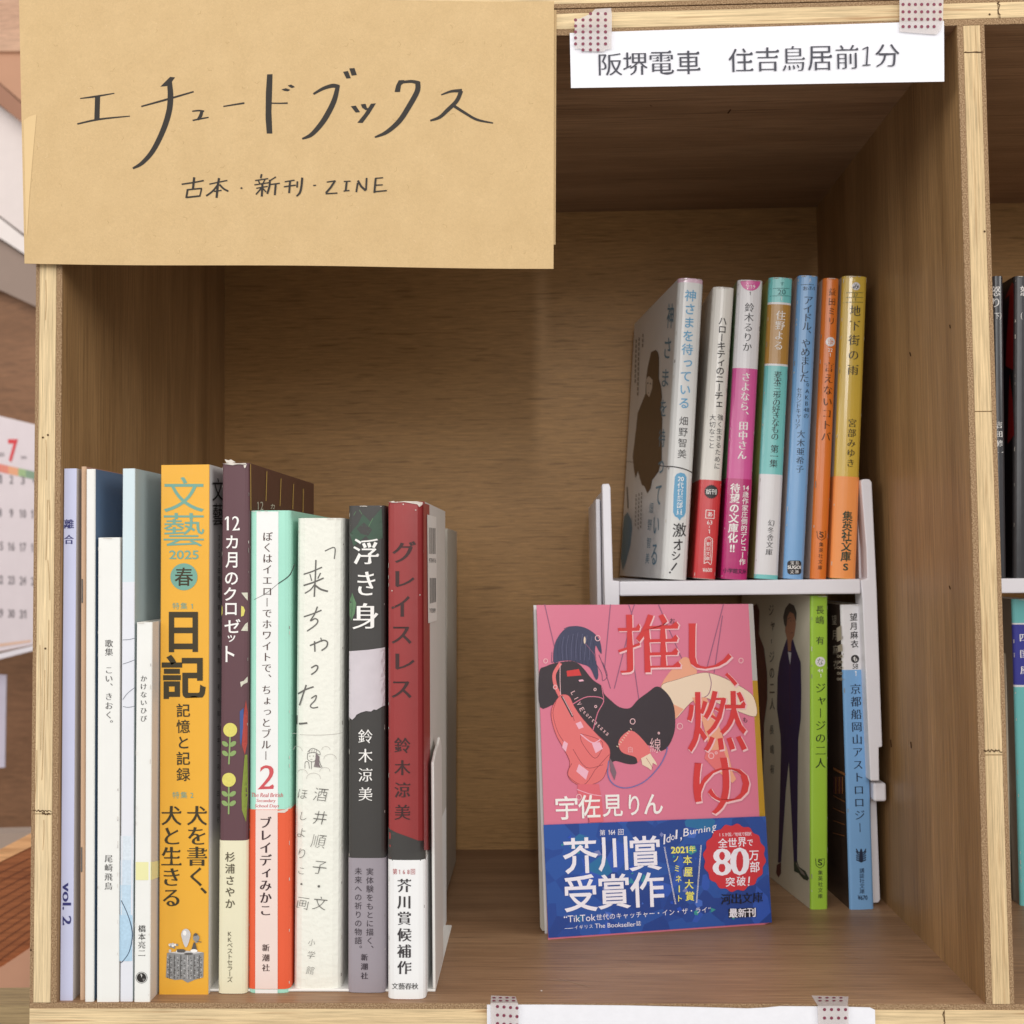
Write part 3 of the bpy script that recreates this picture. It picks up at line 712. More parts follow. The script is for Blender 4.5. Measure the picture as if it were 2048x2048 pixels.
for pts in ([E_(1525, 1080), E_(1570, 1045), E_(1635, 1075), E_(1640, 1110), E_(1590, 1085), E_(1525, 1095)], [E_(1525, 1090), E_(1522, 1150), E_(1560, 1175), E_(1595, 1165), E_(1610, 1110)], [E_(1497, 1240), E_(1500, 1180), E_(1530, 1180), E_(1540, 1240)], [E_(1560, 1175), E_(1560, 1245)], [E_(1620, 1110), E_(1640, 1180), E_(1665, 1235)]): I.stroke(pts, 1.0, pen)
hr = mat('pencil_hair', (128, 116, 118), 0.8)
for k in range(9): I.stroke([E_(1605 + k * 4, 1095 + k * 4), E_(1600 + k * 4, 1160 + k * 4), E_(1585 + k * 8, 1225 + k)], 1.1, hr)
for k in range(4): I.stroke([E_(1545 + k * 22, 1055), E_(1540 + k * 22, 1092)], 0.7, hr)
I.disc(*E_(1545, 1122), 1.0, pen, n=6); I.disc(*E_(1578, 1120), 1.0, pen, n=6); I.stroke([E_(1552, 1152), E_(1568, 1152)], 0.8, pen, smooth=False)
for cx, cy, r in ((1420, 1070, 48), (1700, 1060, 40), (1740, 1150, 60), (1470, 1290, 50), (1690, 1270, 50), (1580, 1340, 70)):
    I.stroke([E_(cx + r * math.cos(a), cy + 0.8 * r * math.sin(a)) for a in [math.pi * (1.0 + k / 5) for k in range(6)]], 0.8, penl)
for ch, p, sz in (('酒', E_(1650, 1492), 30), ('井', E_(1645, 1715), 30), ('順', F_(1630, 165), 31), ('子', F_(1640, 415), 31), ('文', F_(1643, 765), 30), ('ほ', E_(1470, 1487), 24), ('し', E_(1478, 1700), 20), ('よ', F_(1462, 85), 23), ('り', F_(1465, 285), 24), ('こ', F_(1462, 450), 18), ('画', F_(1475, 765), 29), ('小', F_(1563, 1143), 15), ('学', F_(1558, 1262), 17), ('館', F_(1550, 1412), 18)):
    I.col(ch, *p, *p, sz, pen, 'tt', shear=0.12, ang=0.10)
I.disc(*F_(1632, 600), 2.6, pen, n=9); I.disc(*F_(1462, 580), 2.2, pen, n=9)
b.done()
# 11 dark book
drk = mat('charcoal_jacket', (66, 64, 62), 0.45, 0.4, 0.1); mau = mat('mauve_band', (158, 150, 158), 0.55); lil = mat('lilac_torn_paper', (208, 200, 206), 0.6, var=0.1, scale=180); lg = mat('leaf_shadow_green', (64, 88, 72), 0.5, var=0.15, scale=300); lg2 = mat('leaf_green', (98, 132, 96), 0.5, var=0.15, scale=300)
b = Book('charcoal hardcover with large white title and torn lilac patch', (695.5, 1986), (771.5, 1986), (697.5, 1011), (769.5, 1011), 0.130, cover=drk, left=drk, right=drk, r=0.0016, b=0.0004, t=0.0022, hard=True, group=GZ)
I = b.ink
I.poly([G_(720, 520), G_(800, 430), G_(850, 330), G_(920, 400), G_(1030, 270), G_(1040, 560), G_(930, 600), G_(880, 540), G_(760, 640)], lg)
I.poly([G_(790, 470), G_(860, 410), G_(940, 480), G_(900, 540), G_(830, 520)], drk)
I.poly([G_(715, 1180), G_(745, 1090), G_(785, 1190), G_(770, 1290), G_(735, 1360), G_(716, 1300)], lg2); I.stroke([G_(740, 1100), G_(745, 1220), G_(732, 1350)], 0.8, lg)
I.stroke([G_(760, 340), G_(780, 305)], 1, lg2); I.stroke([G_(905, 450), G_(945, 370)], 1.2, lg2); I.stroke([G_(815, 290), G_(840, 330)], 1, lg2)
top = [G_(712, 1655), G_(900, 1640), G_(1060, 1618)]; bt = [H_(1060, 345), H_(1030, 355), H_(980, 385), H_(955, 380), H_(930, 400), H_(880, 395), H_(830, 410), H_(790, 430), H_(770, 460), H_(745, 480), H_(720, 465), H_(710, 480)]
I.lv += 0.0002; I.poly(top + bt, lil)
I.fit('浮', 732, 1103, 49, 51, WHITE, 'mb'); I.fit('き', 733, 1167, 33, 48, WHITE, 'mb'); I.fit('身', 731, 1232, 50, 52, WHITE, 'mb')
I.col('鈴木涼美', 731, 1472.5, 731, 1588, 30, WHITE, 'm')
b.band(1716, None, mau, right=mau, left=mau, label='mauve grey paper band')
mk = mat('ink_aubergine', (60, 50, 58), 0.6)
I.col('実体験をもとに描く、', 740, 1743, 740, 1898, 15.5, mk, 'g'); I.col('未来への祈りの物語。', 716.7, 1742, 716.7, 1898, 15.5, mk, 'g')
I.col('新潮社', 729, 1914, 729, 1951, 14.5, mk, 'mb')
b.done()
# 12 red book
red = mat('brick_red_jacket', (154, 58, 58), 0.4, 0.4, 0.1); wb = mat('white_band', (238, 238, 238), 0.5); gs = mat('grey_white_cover', (208, 203, 197), 0.5); inkd = mat('ink_dark_red_brown', (66, 40, 40), 0.5)
b = Book('brick red hardcover with dark katakana title and white paper band', (775.7, 1999), (850, 1999), (774.6, 1003), (848, 1003), 0.092, cover=red, left=red, right=gs, r=0.0026, b=0.0004, t=0.0022, hard=True, group=GZ)
I = b.ink
I.poly([(775, 1657), (790, 1664), (815, 1673), (836, 1681), (850, 1683), (850.5, 1722), (774.8, 1722)], drk)
for ch, x, y, w_, h_ in (('グ', 808, 1104, 46, 43), ('レ', 810, 1158, 36, 32), ('イ', 801, 1213, 36, 41), ('ス', 803, 1270, 39, 34), ('レ', 810, 1323, 36, 32), ('ス', 803, 1379, 39, 33)): I.fit(ch, x, y, w_, h_, inkd, 'mb')
I.col('鈴木涼美', 804.7, 1490.7, 804.7, 1624.7, 33, inkd, 'mb')
b.band(1720, None, wb, right=wb, left=wb, label='white paper band')
I.row('第168回', 790, 1743, 826, 1743, 12.5, mat('ink_crimson', (170, 50, 54), 0.6), 'g', sx=0.8)
I.col('芥川賞候補作', 808.8, 1770.6, 808.8, 1934.7, 29, mat('ink_charcoal', (58, 54, 56), 0.6), 'mb')
I.row('文藝春秋', 790, 1972, 830, 1972, 14, BLACK, 'm')
for p in ((1240, 235), (1390, 220), (1400, 1110), (1360, 290), (1130, 1070), (1180, 215)): I.disc(*G_(*p), 1.3, wear, n=6)
I.poly([G_(1090, 210), G_(1150, 203), G_(1160, 215), G_(1250, 205), G_(1370, 207), G_(1425, 215), G_(1420, 240), G_(1395, 262), G_(1375, 235), G_(1250, 213), G_(1150, 218)], wear)
stk = mat('sticker_white', (226, 222, 216), 0.5)
rf = b.rf; I.lv = 0.0004
I.poly([(845, 1006), (857, 1010), (859, 1700), (846, 1700)], red, rf)
b.done()
q = Ink(rf); q.lv = 0.0006
q.poly([(851.5, 1029), (870, 1034), (871, 1241), (853.5, 1246.5)], stk)
for k in range(12): q.stroke([(855 + k * 1.15, 1055 + k * 0.15), (855.2 + k * 1.15, 1108)], 0.35 + 0.2 * (k * 7 % 3), BLACK, smooth=False)
for k in range(12): q.stroke([(856.5 + k * 1.1, 1156), (856.8 + k * 1.1, 1207 - k * 0.3)], 0.35 + 0.2 * (k * 5 % 3), ggry, smooth=False)
q.fit('978416', 862, 1121, 14, 9, ggry); q.fit('192009', 862, 1221, 12, 9, ggry)
q.done(b.root, 'barcode_sticker')
# white bookend
WP = mat('white_enamel', (232, 230, 226), 0.3, 0.5)
xe = b.w(b.h, 0, 0).x + 0.0022
be = thing('bookend', 'white metal bookend with its plate slipped under the books', 'bookend', (xe, 0.02, 0))
z1 = P(862, 1524, 0.012).z; yb = PZ(866, 1984, 0.0).y
zp = P(874, 1474, yb + 0.026).z
prf = [(yb, 0.0011), (yb, z1), (yb + 0.010, z1 + (zp - z1) * 0.5), (yb + 0.020, zp - 0.002), (yb + 0.026, zp), (yb + 0.031, zp - 0.003), (yb + 0.033, z1), (yb + 0.033, 0.0011)]
vs = [Vector((xe, y, z)) for y, z in prf]
bevel(slab('upright_plate', vs, 0.0012, WP, be, (-1, 0, 0)), 0.0004)
xl = PZ(412, 1991, 0).x
bevel(box('base_plate', (xl, xe + 0.0012, yb - 0.0002, yb + 0.075, 0.00005, 0.0011), WP, be), 0.0004)
# thin books beyond the bookend
gsp = mat('ash_booklet_cover', (186, 180, 168), 0.6)
b = Book('thin pale grey booklet set back behind the white bookend', (885, 1788), (892, 1788), (887, 1057), (895, 1057), 0.060, cover=gsp, left=gsp, right=gsp, Y=0.128, r=0.0003, b=0, t=0.0003, pages=PAGEW, name='booklet', cat='booklet', group=GZ)
b.done()
# ================================================================== WHITE RISER with the upper row
RZ = P(1500, 1160, 0.104).z - 0.0002
yR = 0.104
rs = thing('shelf_riser', 'white plastic two-tier riser shelf carrying the upper row of paperbacks', 'riser', (P(1480, 1160, yR).x, yR, 0))
RW = mat('riser_white_plastic', (232, 230, 236), 0.35, 0.45)
def prism_y(name, poly_px, Y, y1, m, parent, inset=0):
    pts = [P(x, y, Y) for x, y in poly_px]
    vs = pts + [Vector((p.x, y1, p.z)) for p in pts]; k = len(pts)
    fs = [tuple(reversed(range(k))), tuple(range(k, 2 * k))] + [(i, (i + 1) % k, k + (i + 1) % k, k + i) for i in range(k)]
    return bevel(part(name, vs, fs, m, parent), 0.0006, 3)
xl, xr = P(1239, 1175, yR).x, P(1722, 1175, yR).x
zt, zb = P(1480, 1161, yR).z, P(1480, 1190, yR).z
bevel(box('shelf_plate', (xl, xr, yR + 0.001, yR + 0.098, zt - 0.0025, zt), RW, rs), 0.0004)
bevel(box('front_rail', (xl, xr, yR, yR + 0.004, zb, zt + 0.0002), RW, rs), 0.0008)
bevel(box('rear_rail', (xl, xr, yR + 0.094, yR + 0.098, zb, zt), RW, rs), 0.0006)
prism_y('side_post', [(1204, 968), (1218, 967), (1221, 975), (1226, 1161), (1239, 1162), (1239, 1460), (1214, 1460), (1209, 1200)], yR - 0.0004, yR + 0.010, RW, rs)
prism_y('side_post', [(1722, 1160), (1735, 1157), (1733, 1100), (1722, 962), (1726, 958), (1739, 958), (1744, 964), (1754, 1180), (1765, 1494), (1758, 1495), (1759, 1562), (1741, 1562), (1725, 1200)], yR - 0.0004, yR + 0.012, RW, rs)
bevel(box('knob', (P(1742, 1580, yR + .008).x, P(1768, 1580, yR + .008).x, yR + 0.004, yR + 0.018, P(1750, 1598, yR + .01).z, P(1750, 1561, yR + .01).z), RW, rs), 0.0012, 3)
prism_y('leg', [(1741, 1560), (1752, 1560), (1761, 1800), (1757, 1806), (1741, 1807)], yR + 0.014, yR + 0.022, RW, rs)
for (x0, x1, z0) in ((P(1192, 1175, yR + .02).x, P(1201, 1175, yR + .02).x, 0.0), (P(1203, 1175, yR + .02).x, P(1208, 1175, yR + .02).x, 0.0)):
    bevel(box('side_panel', (x0, x1, yR + 0.016 + (0 if x1 < P(1202, 1175, yR).x else -0.006), yR + 0.096, 0.0003, P(1190, 985 if x1 > P(1202, 1175, yR + .02).x else 1000, yR + .02).z), RW, rs), 0.0006)
bevel(box('side_panel', (P(1733, 1100, yR).x - 0.001, P(1733, 1100, yR).x + 0.001, yR + 0.010, yR + 0.096, zt, P(1733, 985, yR).z), RW, rs), 0.0004)
for y in (1090, 1128): box('clip_notch', (P(1193, y, yR + .014).x, P(1203, y, yR + .014).x, yR + 0.0145, yR + 0.0162, P(1190, y + 3, yR + .014).z, P(1190, y - 3, yR + .014).z), mat('notch_grey', (150, 148, 152), 0.6), rs)
GU = 'small paperbacks leaning on the white riser'
U = dict(Y=yR + 0.0012, r=0.0016, b=0.0013, t=0.0003, group=GU)
gl = dict(rough=0.3, spec=0.4, coat=0.45)
uw = mat('gloss_white_jacket', (226, 224, 226), **gl); blt = mat('ink_sky_blue', (104, 166, 204), 0.4); ubk = mat('ink_soft_black', (50, 46, 48), 0.4)
# U1
yaw1 = math.asin((P(1324.6, 1159, yR).x - P(1240, 1157, 0.2055).x) / 0.105)
uwl = mat('gloss_white_jacket_soft', (222, 222, 220), 0.35, 0.4, 0.1)
b = Book('white paperback with sky blue title and hooded brown figure on its side', (1325, 1159), (1376, 1159), (1359, 557), (1410, 557), 0.105, cover=uwl, zones=[(565, mat('pink_top_band', (222, 186, 204), **gl)), (None, uwl)], left=uwl, right=uwl, yaw=yaw1, **{**U, 'r': 0.0026})
I = b.ink
I.col('神さまを待っている', 1381.5, 591.5, 1368.5, 806, 24, blt, 'gb'); I.col('畑野智美', 1367.5, 842, 1364, 907.7, 19, ubk, 'g')
I.stroke([K_(790, 148), K_(900, 160), K_(1000, 182), K_(1092, 215)], 2.2, ubk)
cap = [K_(x, y) for x, y in ((917, 260), (935, 230), (970, 218), (1010, 228), (1030, 262), (1028, 420), (1022, 600), (1005, 640), (980, 655), (962, 682), (945, 655), (915, 640), (900, 600), (905, 420))]
I.poly(cap, blt); I.col(['20', '代', '営', '業', '部', '員'], *K_(974, 278), *K_(960, 597), 12.5, WHITE, 'gb')
I.fit('激', *K_(962, 772), 27, 27, ubk, 'gb', ang=0.06, shear=0.1); I.fit('オ', *K_(948, 915), 18, 21, ubk, 'gb', ang=0.06); I.fit('シ', *K_(928, 1020), 16, 17, ubk, 'gb', ang=0.06)
I.stroke([K_(932, 1095), K_(885, 1160)], 3, ubk); I.disc(*K_(870, 1183), 2, ubk, n=8)
lf = b.lf; cof = mat('hooded_figure_brown', (58, 42, 34), 0.35, 0.4, 0.1)
tealc = mat('ink_deep_teal_blue', (88, 136, 160), 0.4)
b.ink.lv = 0.0002
I.poly([J_(735, 868), J_(755, 890), J_(766, 940), J_(765, 1150), J_(785, 1220), J_(795, 1320), J_(782, 1440), J_(797, 1530), J_(792, 1836), K_(792, 90), K_(760, 210), K_(700, 290), K_(685, 370), K_(655, 418), K_(625, 350), K_(600, 335), K_(580, 270), K_(562, 200), K_(540, 270), K_(525, 200), K_(512, 60), J_(530, 1750), J_(548, 1600), J_(560, 1480), J_(600, 1380), J_(635, 1290), J_(640, 1160), J_(658, 1030), J_(690, 890)], cof, lf)
I.poly([J_(642, 1150), J_(668, 1120), J_(705, 1160), J_(700, 1240), J_(672, 1325), J_(645, 1290)], mat('pale_face_ink', (206, 196, 184), 0.4), lf)
I.disc(*J_(658, 1190), 1.2, ubk, lf, ry=2, n=6); I.disc(*J_(684, 1195), 1.2, ubk, lf, ry=2, n=6); I.disc(*J_(665, 1285), 1.2, ubk, lf, ry=1, n=6)
I.poly([K_(462, 600), K_(500, 680), K_(505, 760), K_(488, 920), K_(440, 1100), K_(415, 1165), K_(398, 1050), K_(415, 800), K_(430, 640)], tealc, lf)
I.stroke([K_(458, 360), K_(466, 560)], 2, cof, lf); I.stroke([K_(445, 110), K_(520, 118)], 1, cof, lf)
ttl = [(875, 540), (850, 850), (828, 1140), (808, 1430), (795, 1720)]
for (x, y), ch, hh in zip(ttl, '神さまを待', (240, 200, 170, 160, 170)): I.fit(ch, *J_(x, y), 62 / 4.83, hh / 4.83, tealc, 'g', ang=-0.06, face=lf)
for (x, y), ch, hh in zip([(785, 165), (760, 435), (740, 730), (720, 1010)], 'っている', (120, 190, 160, 200)): I.fit(ch, *K_(x, y), 52 / 4.83, hh / 4.83, tealc, 'g', ang=-0.06, face=lf)
for (x, y), ch in zip([(690, 560), (677, 725), (668, 895), (655, 1045)], '畑野智美'): I.fit(ch, *K_(x, y), 38 / 4.83, 105 / 4.83, tealc, 't', ang=-0.06, face=lf)
for x0, y0, y1 in ((605, 720, 880), (570, 750, 1320), (545, 770, 1230), (520, 790, 1290)): I.col('それは小さな希望の物語'[: max(3, (y1 - y0) // 55)], *J_(x0, y0), *J_(x0 - 18, y1), 9, cof, 'g', sx=0.3, face=lf) if False else None
for x0, y0, y1, o in ((612, 715, 890, 0), (575, 750, 1330, 1), (548, 770, 1240, 2)):
    n = (y1 - y0) // 48
    for k in range(n): I.stroke([J_(x0 - 1.2 * k, y0 + k * 48), J_(x0 - 1.2 * k - 1, y0 + k * 48 + 30)], 1.6, cof, lf, smooth=False)
for x0, y0, y1 in ((600, 410, 800), (575, 420, 780), (548, 430, 770)):
    for k in range((y1 - y0) // 40): I.stroke([K_(x0 - k, y0 + k * 40), K_(x0 - k, y0 + k * 40 + 22)], 1.2, cof, lf, smooth=False)
b.done()
# U2
redg = mat('red_band_gloss', (208, 58, 62), **gl)
cw2 = mat('cream_white_jacket', (226, 222, 214), 0.3, 0.4, 0.3)
b = Book('white paperback with black katakana title and red paper band', (1388, 1158), (1431.5, 1158), (1427, 574), (1469.5, 574), 0.105, cover=cw2, left=cw2, right=cw2, **U)
I = b.ink
I.col('ハローキティのニーチェ', 1445.5, 642, 1437, 808, 18, ubk, 'gb'); I.col('強く生きるために', 1441, 834.7, 1434, 932, 13, ubk, 'g'); I.col('大切なこと', 1425.4, 835, 1423, 891, 13, ubk, 'g')
b.band(960, None, redg, right=redg, left=redg, label='red paper band')
pts = []
for k in range(44):
    r = 14.5 if k % 2 else 12.6; a = 2 * math.pi * k / 44; pts.append((1422.5 + r * math.cos(a), 983.5 + r * math.sin(a)))
I.poly(pts, ubk); I.row('新刊', 1417, 983.5, 1428, 983.5, 11.5, WHITE, 'gb')
for q in (((1412, 1020), (1429, 1021)), ((1429, 1021), (1428, 1037)), ((1428, 1037), (1411, 1036)), ((1411, 1036), (1412, 1020))): I.stroke(q, 1.2, WHITE, smooth=False)
I.fit('あ', 1420, 1028.6, 9, 9, WHITE, 'gb'); I.fit('63', 1419, 1045, 10.5, 8, WHITE); I.stroke([(1418.5, 1052), (1418.3, 1056)], 1, WHITE, smooth=False); I.fit('1', 1418, 1063, 3, 8, WHITE)
I.stroke([(1408, 1127), (1409.5, 1082), (1413, 1076), (1418, 1074), (1423, 1077), (1425, 1083), (1422.5, 1127), (1415.5, 1124), (1408, 1127)], 1.1, WHITE)
I.stroke([(1411, 1121), (1412, 1083), (1417, 1078), (1422, 1083), (1420, 1121)], 0.7, WHITE)
I.col('朝日文庫', 1417, 1088, 1415, 1117, 8.5, WHITE, 'g'); I.fit('¥600', 1414.6, 1140, 19, 8, WHITE)
b.done()
# U3
pk = mat('rose_pink_jacket', (214, 88, 156), **gl); mg = mat('magenta_band', (188, 46, 116), rough=0.2, coat=0.5); grl = mat('green_blue_side', (132, 164, 120), 0.3, 0.4, 0.2)
b = Book('white and rose pink paperback with deep magenta paper band', (1443, 1159), (1495.5, 1159), (1477, 560), (1526.5, 560), 0.105, zones=[(736.5, uw), (None, pk)], cover=pk, left=grl, right=uw, **U)
I = b.ink
pts = [(1481.5 + 0, 561), (1521, 561)] + [(1501.5 + 20 * math.cos(a), 561 + 20.5 * math.sin(a)) for a in [math.pi * k / 14 for k in range(1, 14)]]
I.poly([(1521, 561)] + [(1501.5 + 20 * math.cos(math.pi * k / 14), 561 + 20.5 * math.sin(math.pi * k / 14)) for k in range(1, 14)] + [(1481.5, 561)], pk)
I.fit('す', 1495.5, 573.5, 7.5, 7.5, WHITE); I.fit('19', 1506, 573.5, 9, 7, WHITE); I.fit('1', 1500, 587, 2.6, 7, ggry)
I.col('鈴木るりか', 1499, 615, 1494.4, 694, 19.5, ubk, 'm'); I.col('さよなら、田中さん', 1492, 754, 1484, 910, 19.5, WHITE, 'mb')
b.band(957.5, None, mg, right=mg, left=mg, label='deep magenta paper band')
I.col('待望の文庫化‼' if False else ['待', '望', 'の', '文', '庫', '化', '!!'], 1470.6, 976.6, 1464.5, 1096, 20, WHITE, 'gx'); I.col(['14', '歳', '作', '家', '圧', '倒', '的', 'デ', 'ビ', 'ュ', 'ー', '作'], 1492, 975.6, 1484.7, 1123.6, 13.5, WHITE, 'gb')
I.row('小学館文庫', 1451, 1141, 1490, 1143, 10.5, mat('ink_night', (46, 20, 50), 0.5), 'gb', sx=0.95)
b.done()
# U4
aq = mat('aqua_jacket', (120, 200, 198), **gl); och = mat('ochre_zone', (180, 134, 62), **gl); tq = mat('ink_deep_teal', (40, 96, 96), 0.4); yg = mat('yellow_green_side', (186, 196, 118), 0.3, 0.4, 0.2)
b = Book('aqua paperback with ochre author block and white foot', (1510, 1158), (1557.7, 1158), (1539.5, 555), (1587, 555), 0.105, zones=[(604.5, aq), (608.5, uw), (727.5, och), (731.5, uw), (948.5, aq), (1149.5, uw), (None, aq)], cover=aq, left=yg, right=uw, **U)
I = b.ink
I.fit('す', 1564.5, 568, 8, 8, tq, 't'); I.fit('20', 1563.5, 584, 16, 10, tq); I.fit('1', 1562.5, 597, 2.6, 8, uw)
for y in (576.8, 591.5): I.stroke([(1541, y), (1586, y)], 0.9, tq, smooth=False)
I.col('住野よる', 1561.5, 631, 1557, 691, 20, WHITE, 'm'); I.col('麦本三歩の好きなもの', 1555.5, 750, 1549.7, 873, 16.5, ubk, 'm'); I.col('第一集', 1549, 898, 1547, 927, 17, ubk, 'm'); I.col('幻冬舎文庫', 1542.5, 1046, 1538, 1104, 14, ubk, 'm')
b.done()
# U5
sk = mat('sky_blue_jacket', (124, 172, 220), **gl); nv = mat('ink_midnight', (34, 44, 66), 0.4); pp = mat('pale_rose_side', (222, 206, 200), 0.3, 0.4, 0.2)
b = Book('sky blue paperback with dark title and black rounded publisher badge', (1568, 1158), (1608.5, 1158), (1597, 551), (1638.5, 551), 0.105, cover=sk, left=pp, right=uw, **U)
I = b.ink
I.stroke([(1602, 569), (1636, 569.5)], 0.9, nv, smooth=False); I.stroke([(1618, 565), (1620, 557), (1622, 565)], 0.8, uw); I.fit('お-7-1', 1618, 576.5, 23, 8, nv, 'gb')
I.col('アイドル、やめました', 1616.7, 600.5, 1608.4, 756, 20, nv, 'm'); I.fit('。', 1615.6, 769.5, 5.5, 6.5, nv)
I.col(['A', 'K', 'B', '48', 'の'], 1614.6, 782, 1612.5, 831.6, 12, nv, 'm'); I.col('セカンドキャリア', 1598.6, 780, 1595, 853, 11.5, nv, 'mt'); I.col('大木亜希子', 1602, 868, 1599.5, 938, 16.5, nv, 'm')
cx, cy, hw, rr = 1589, 1135, 14, 6
I.poly([(cx + sx * (hw - rr) + rr * math.cos(a), cy + sy * (hw - rr) + rr * math.sin(a)) for sx, sy, a0 in ((1, 1, 0), (-1, 1, 90), (-1, -1, 180), (1, -1, 270)) for a in [math.radians(a0 + k * 22.5) for k in range(5)]], ubk)
I.row('宝島', 1584.5, 1125.5, 1594.5, 1125.5, 8, WHITE); I.fit('SUGOI', 1589, 1134.5, 26, 6.5, WHITE, 'gx'); I.row('文庫', 1584, 1143.5, 1594, 1143.5, 8, WHITE)
b.done()
# U6
ora = mat('tangerine_jacket', (226, 122, 46), **gl)
b = Book('narrow tangerine orange paperback with dark vertical title', (1623, 1158), (1654, 1158), (1647, 556), (1681.5, 556), 0.105, cover=ora, left=pp, right=uw, **U)
I = b.ink
I.col('益田ミリ', 1664.7, 584, 1663, 642, 16, mat('ink_sepia', (70, 40, 20), 0.4), 'g'); I.disc(1661, 683.6, 9.5, uw, n=20); I.fit('ま', 1661, 683.6, 9, 10, ora, 'gb')
I.fit('22', 1660.5, 700, 9.5, 7, WHITE); I.fit('1', 1660, 710, 2.4, 7, WHITE); I.col('言えないコトバ', 1658, 734, 1652, 873, 20.5, mat('ink_sepia', (70, 40, 20), 0.4), 'm')
def shield(I, cx, cy, m):
    I.stroke([(cx - 9, cy - 9), (cx - 8, cy + 3), (cx - 6, cy + 6), (cx, cy + 9.5), (cx + 6, cy + 6), (cx + 8, cy + 3), (cx + 9, cy - 9), (cx - 4, cy - 8)], 1.2, m, smooth=False); I.fit('S', cx, cy - 1.5, 8.5, 11, m, 'gb')
shield(I, 1643, 1071, mat('ink_sepia', (70, 40, 20), 0.4)); I.col('集英社文庫', 1642.5, 1089, 1640, 1135, 9.5, mat('ink_sepia', (70, 40, 20), 0.4), 'g')
b.done()
# U7
ylw = mat('mustard_yellow_jacket', (216, 182, 72), **gl); apr = mat('apricot_band', (248, 158, 88), rough=0.4, coat=0.1); dkg = mat('ink_bottle_green', (40, 70, 56), 0.5)
b = Book('mustard yellow paperback with apricot band at the right end of the riser', (1662, 1157.5), (1713, 1157.5), (1687, 552), (1736, 552), 0.105, cover=ylw, left=pp, right=ylw, **U)
I = b.ink
I.disc(1712, 572.5, 8, uw, n=18); I.fit('み', 1712, 573, 12, 11, ubk, 'mb')
for y in (585, 594.7, 604.3): I.stroke([(1687, y), (1734, y)], 0.8, dkg, smooth=False)
I.fit('27', 1711, 590, 10, 6.5, dkg); I.fit('1', 1710.5, 599.5, 2.2, 6, dkg)
I.col('地下街の雨', 1710.5, 621.5, 1706, 739.5, 23, ubk, 'm'); I.col('宮部みゆき', 1704.7, 846, 1701, 926, 18, ubk, 'm')
b.band(953, None, apr, right=apr, left=apr, label='apricot paper band')
I.col('集英社文庫', 1695, 1032.5, 1691.5, 1113, 21, dkg, 'gx'); I.fit('S', 1691, 1134, 9, 13, dkg, 'gx')
b.done()
# ------------------------------------------------------------------ lower right books
GL = 'small paperbacks standing under the riser'
V = dict(r=0.0012, b=0.0003, t=0.0003, group=GL)
lim = mat('lime_green_jacket', (158, 200, 66), **gl); cov = mat('ivory_figure_cover', (222, 216, 194), 0.3, 0.4, 0.3)
b = Book('lime green paperback with ivory cover showing a standing man', (1622, 1819), (1656.6, 1819), (1622, 1191.5), (1656.6, 1191.5), 0.100, cover=lim, left=cov, right=cov, yaw=0.16, **V)
I = b.ink
I.fit('長', 1640, 1220, 16, 16, ubk, 'g'); I.fit('嶋', 1640, 1240, 16.5, 16.5, ubk, 'g'); I.fit('有', 1640, 1281, 16, 16, ubk, 'g')
I.disc(1640.5, 1323.5, 10, uw, n=20); I.fit('な', 1640.5, 1323.5, 12, 13, mat('ink_green_dark', (70, 96, 40), 0.5)); I.fit('44', 1640.5, 1341, 11, 7, WHITE); I.fit('1', 1641, 1351.5, 2.4, 7, WHITE)
I.col('ジャージの二人', 1641, 1376, 1641, 1526, 22, mat('ink_green_black', (40, 54, 34), 0.4), 'm')
shield(I, 1640, 1726.5, mat('ink_green_black', (40, 54, 34), 0.4)); I.col('集英社文庫', 1640.5, 1745, 1640.5, 1792, 10, ubk, 'g')
lf = b.lf; I.lv = 0.0002
jer = mat('jersey_navy_ink', (52, 44, 86), 0.35, 0.4, 0.2); skn = mat('skin_ink', (176, 126, 100), 0.4); hrk = mat('hair_ink', (78, 72, 66), 0.4); mrn = mat('maroon_ink', (96, 50, 54), 0.4, 0.4, 0.2)
I.poly([R_(560, 590), R_(600, 470), R_(660, 480), R_(690, 580), R_(735, 700), R_(740, 1000), R_(735, 1250), R_(710, 1450), R_(705, 1932), S_(700, 1070), S_(668, 1080), S_(640, 500), S_(620, 110), S_(590, 400), S_(545, 1085), S_(515, 1090), S_(530, 600), S_(545, 0), R_(540, 1400), R_(505, 1150), R_(510, 850), R_(530, 700)], jer, lf)
I.poly([R_(590, 200), R_(640, 180), R_(680, 240), R_(688, 330), R_(672, 440), R_(645, 500), R_(640, 590), R_(612, 590), R_(605, 480), R_(585, 400)], skn, lf)
I.poly([R_(575, 330), R_(565, 260), R_(585, 180), R_(625, 125), R_(670, 150), R_(695, 220), R_(690, 300), R_(665, 230), R_(630, 210), R_(605, 260), R_(600, 340), R_(590, 360)], hrk, lf)
I.poly([R_(610, 595), R_(645, 605), R_(632, 720)], uw, lf); I.stroke([R_(632, 720), R_(630, 900), R_(632, 1300)], 0.8, mrn, lf); I.stroke([R_(610, 280), R_(640, 265)], 1, hrk, lf); I.stroke([R_(640, 415), R_(660, 412)], 1, mrn, lf)
I.disc(*R_(640, 298), 1.2, hrk, lf, n=6); I.disc(*R_(668, 298), 1.0, hrk, lf, n=6)
shg = mat('shoe_green_ink', (62, 76, 60), 0.4)
I.poly([S_(668, 1080), S_(700, 1070), S_(720, 1130), S_(780, 1170), S_(815, 1240), S_(800, 1262), S_(760, 1245), S_(715, 1190), S_(672, 1170)], shg, lf); I.poly([S_(685, 1090), S_(700, 1088), S_(715, 1135), S_(765, 1180), S_(780, 1220), S_(740, 1190)], mat('sock_ink', (150, 140, 130), 0.5), lf)
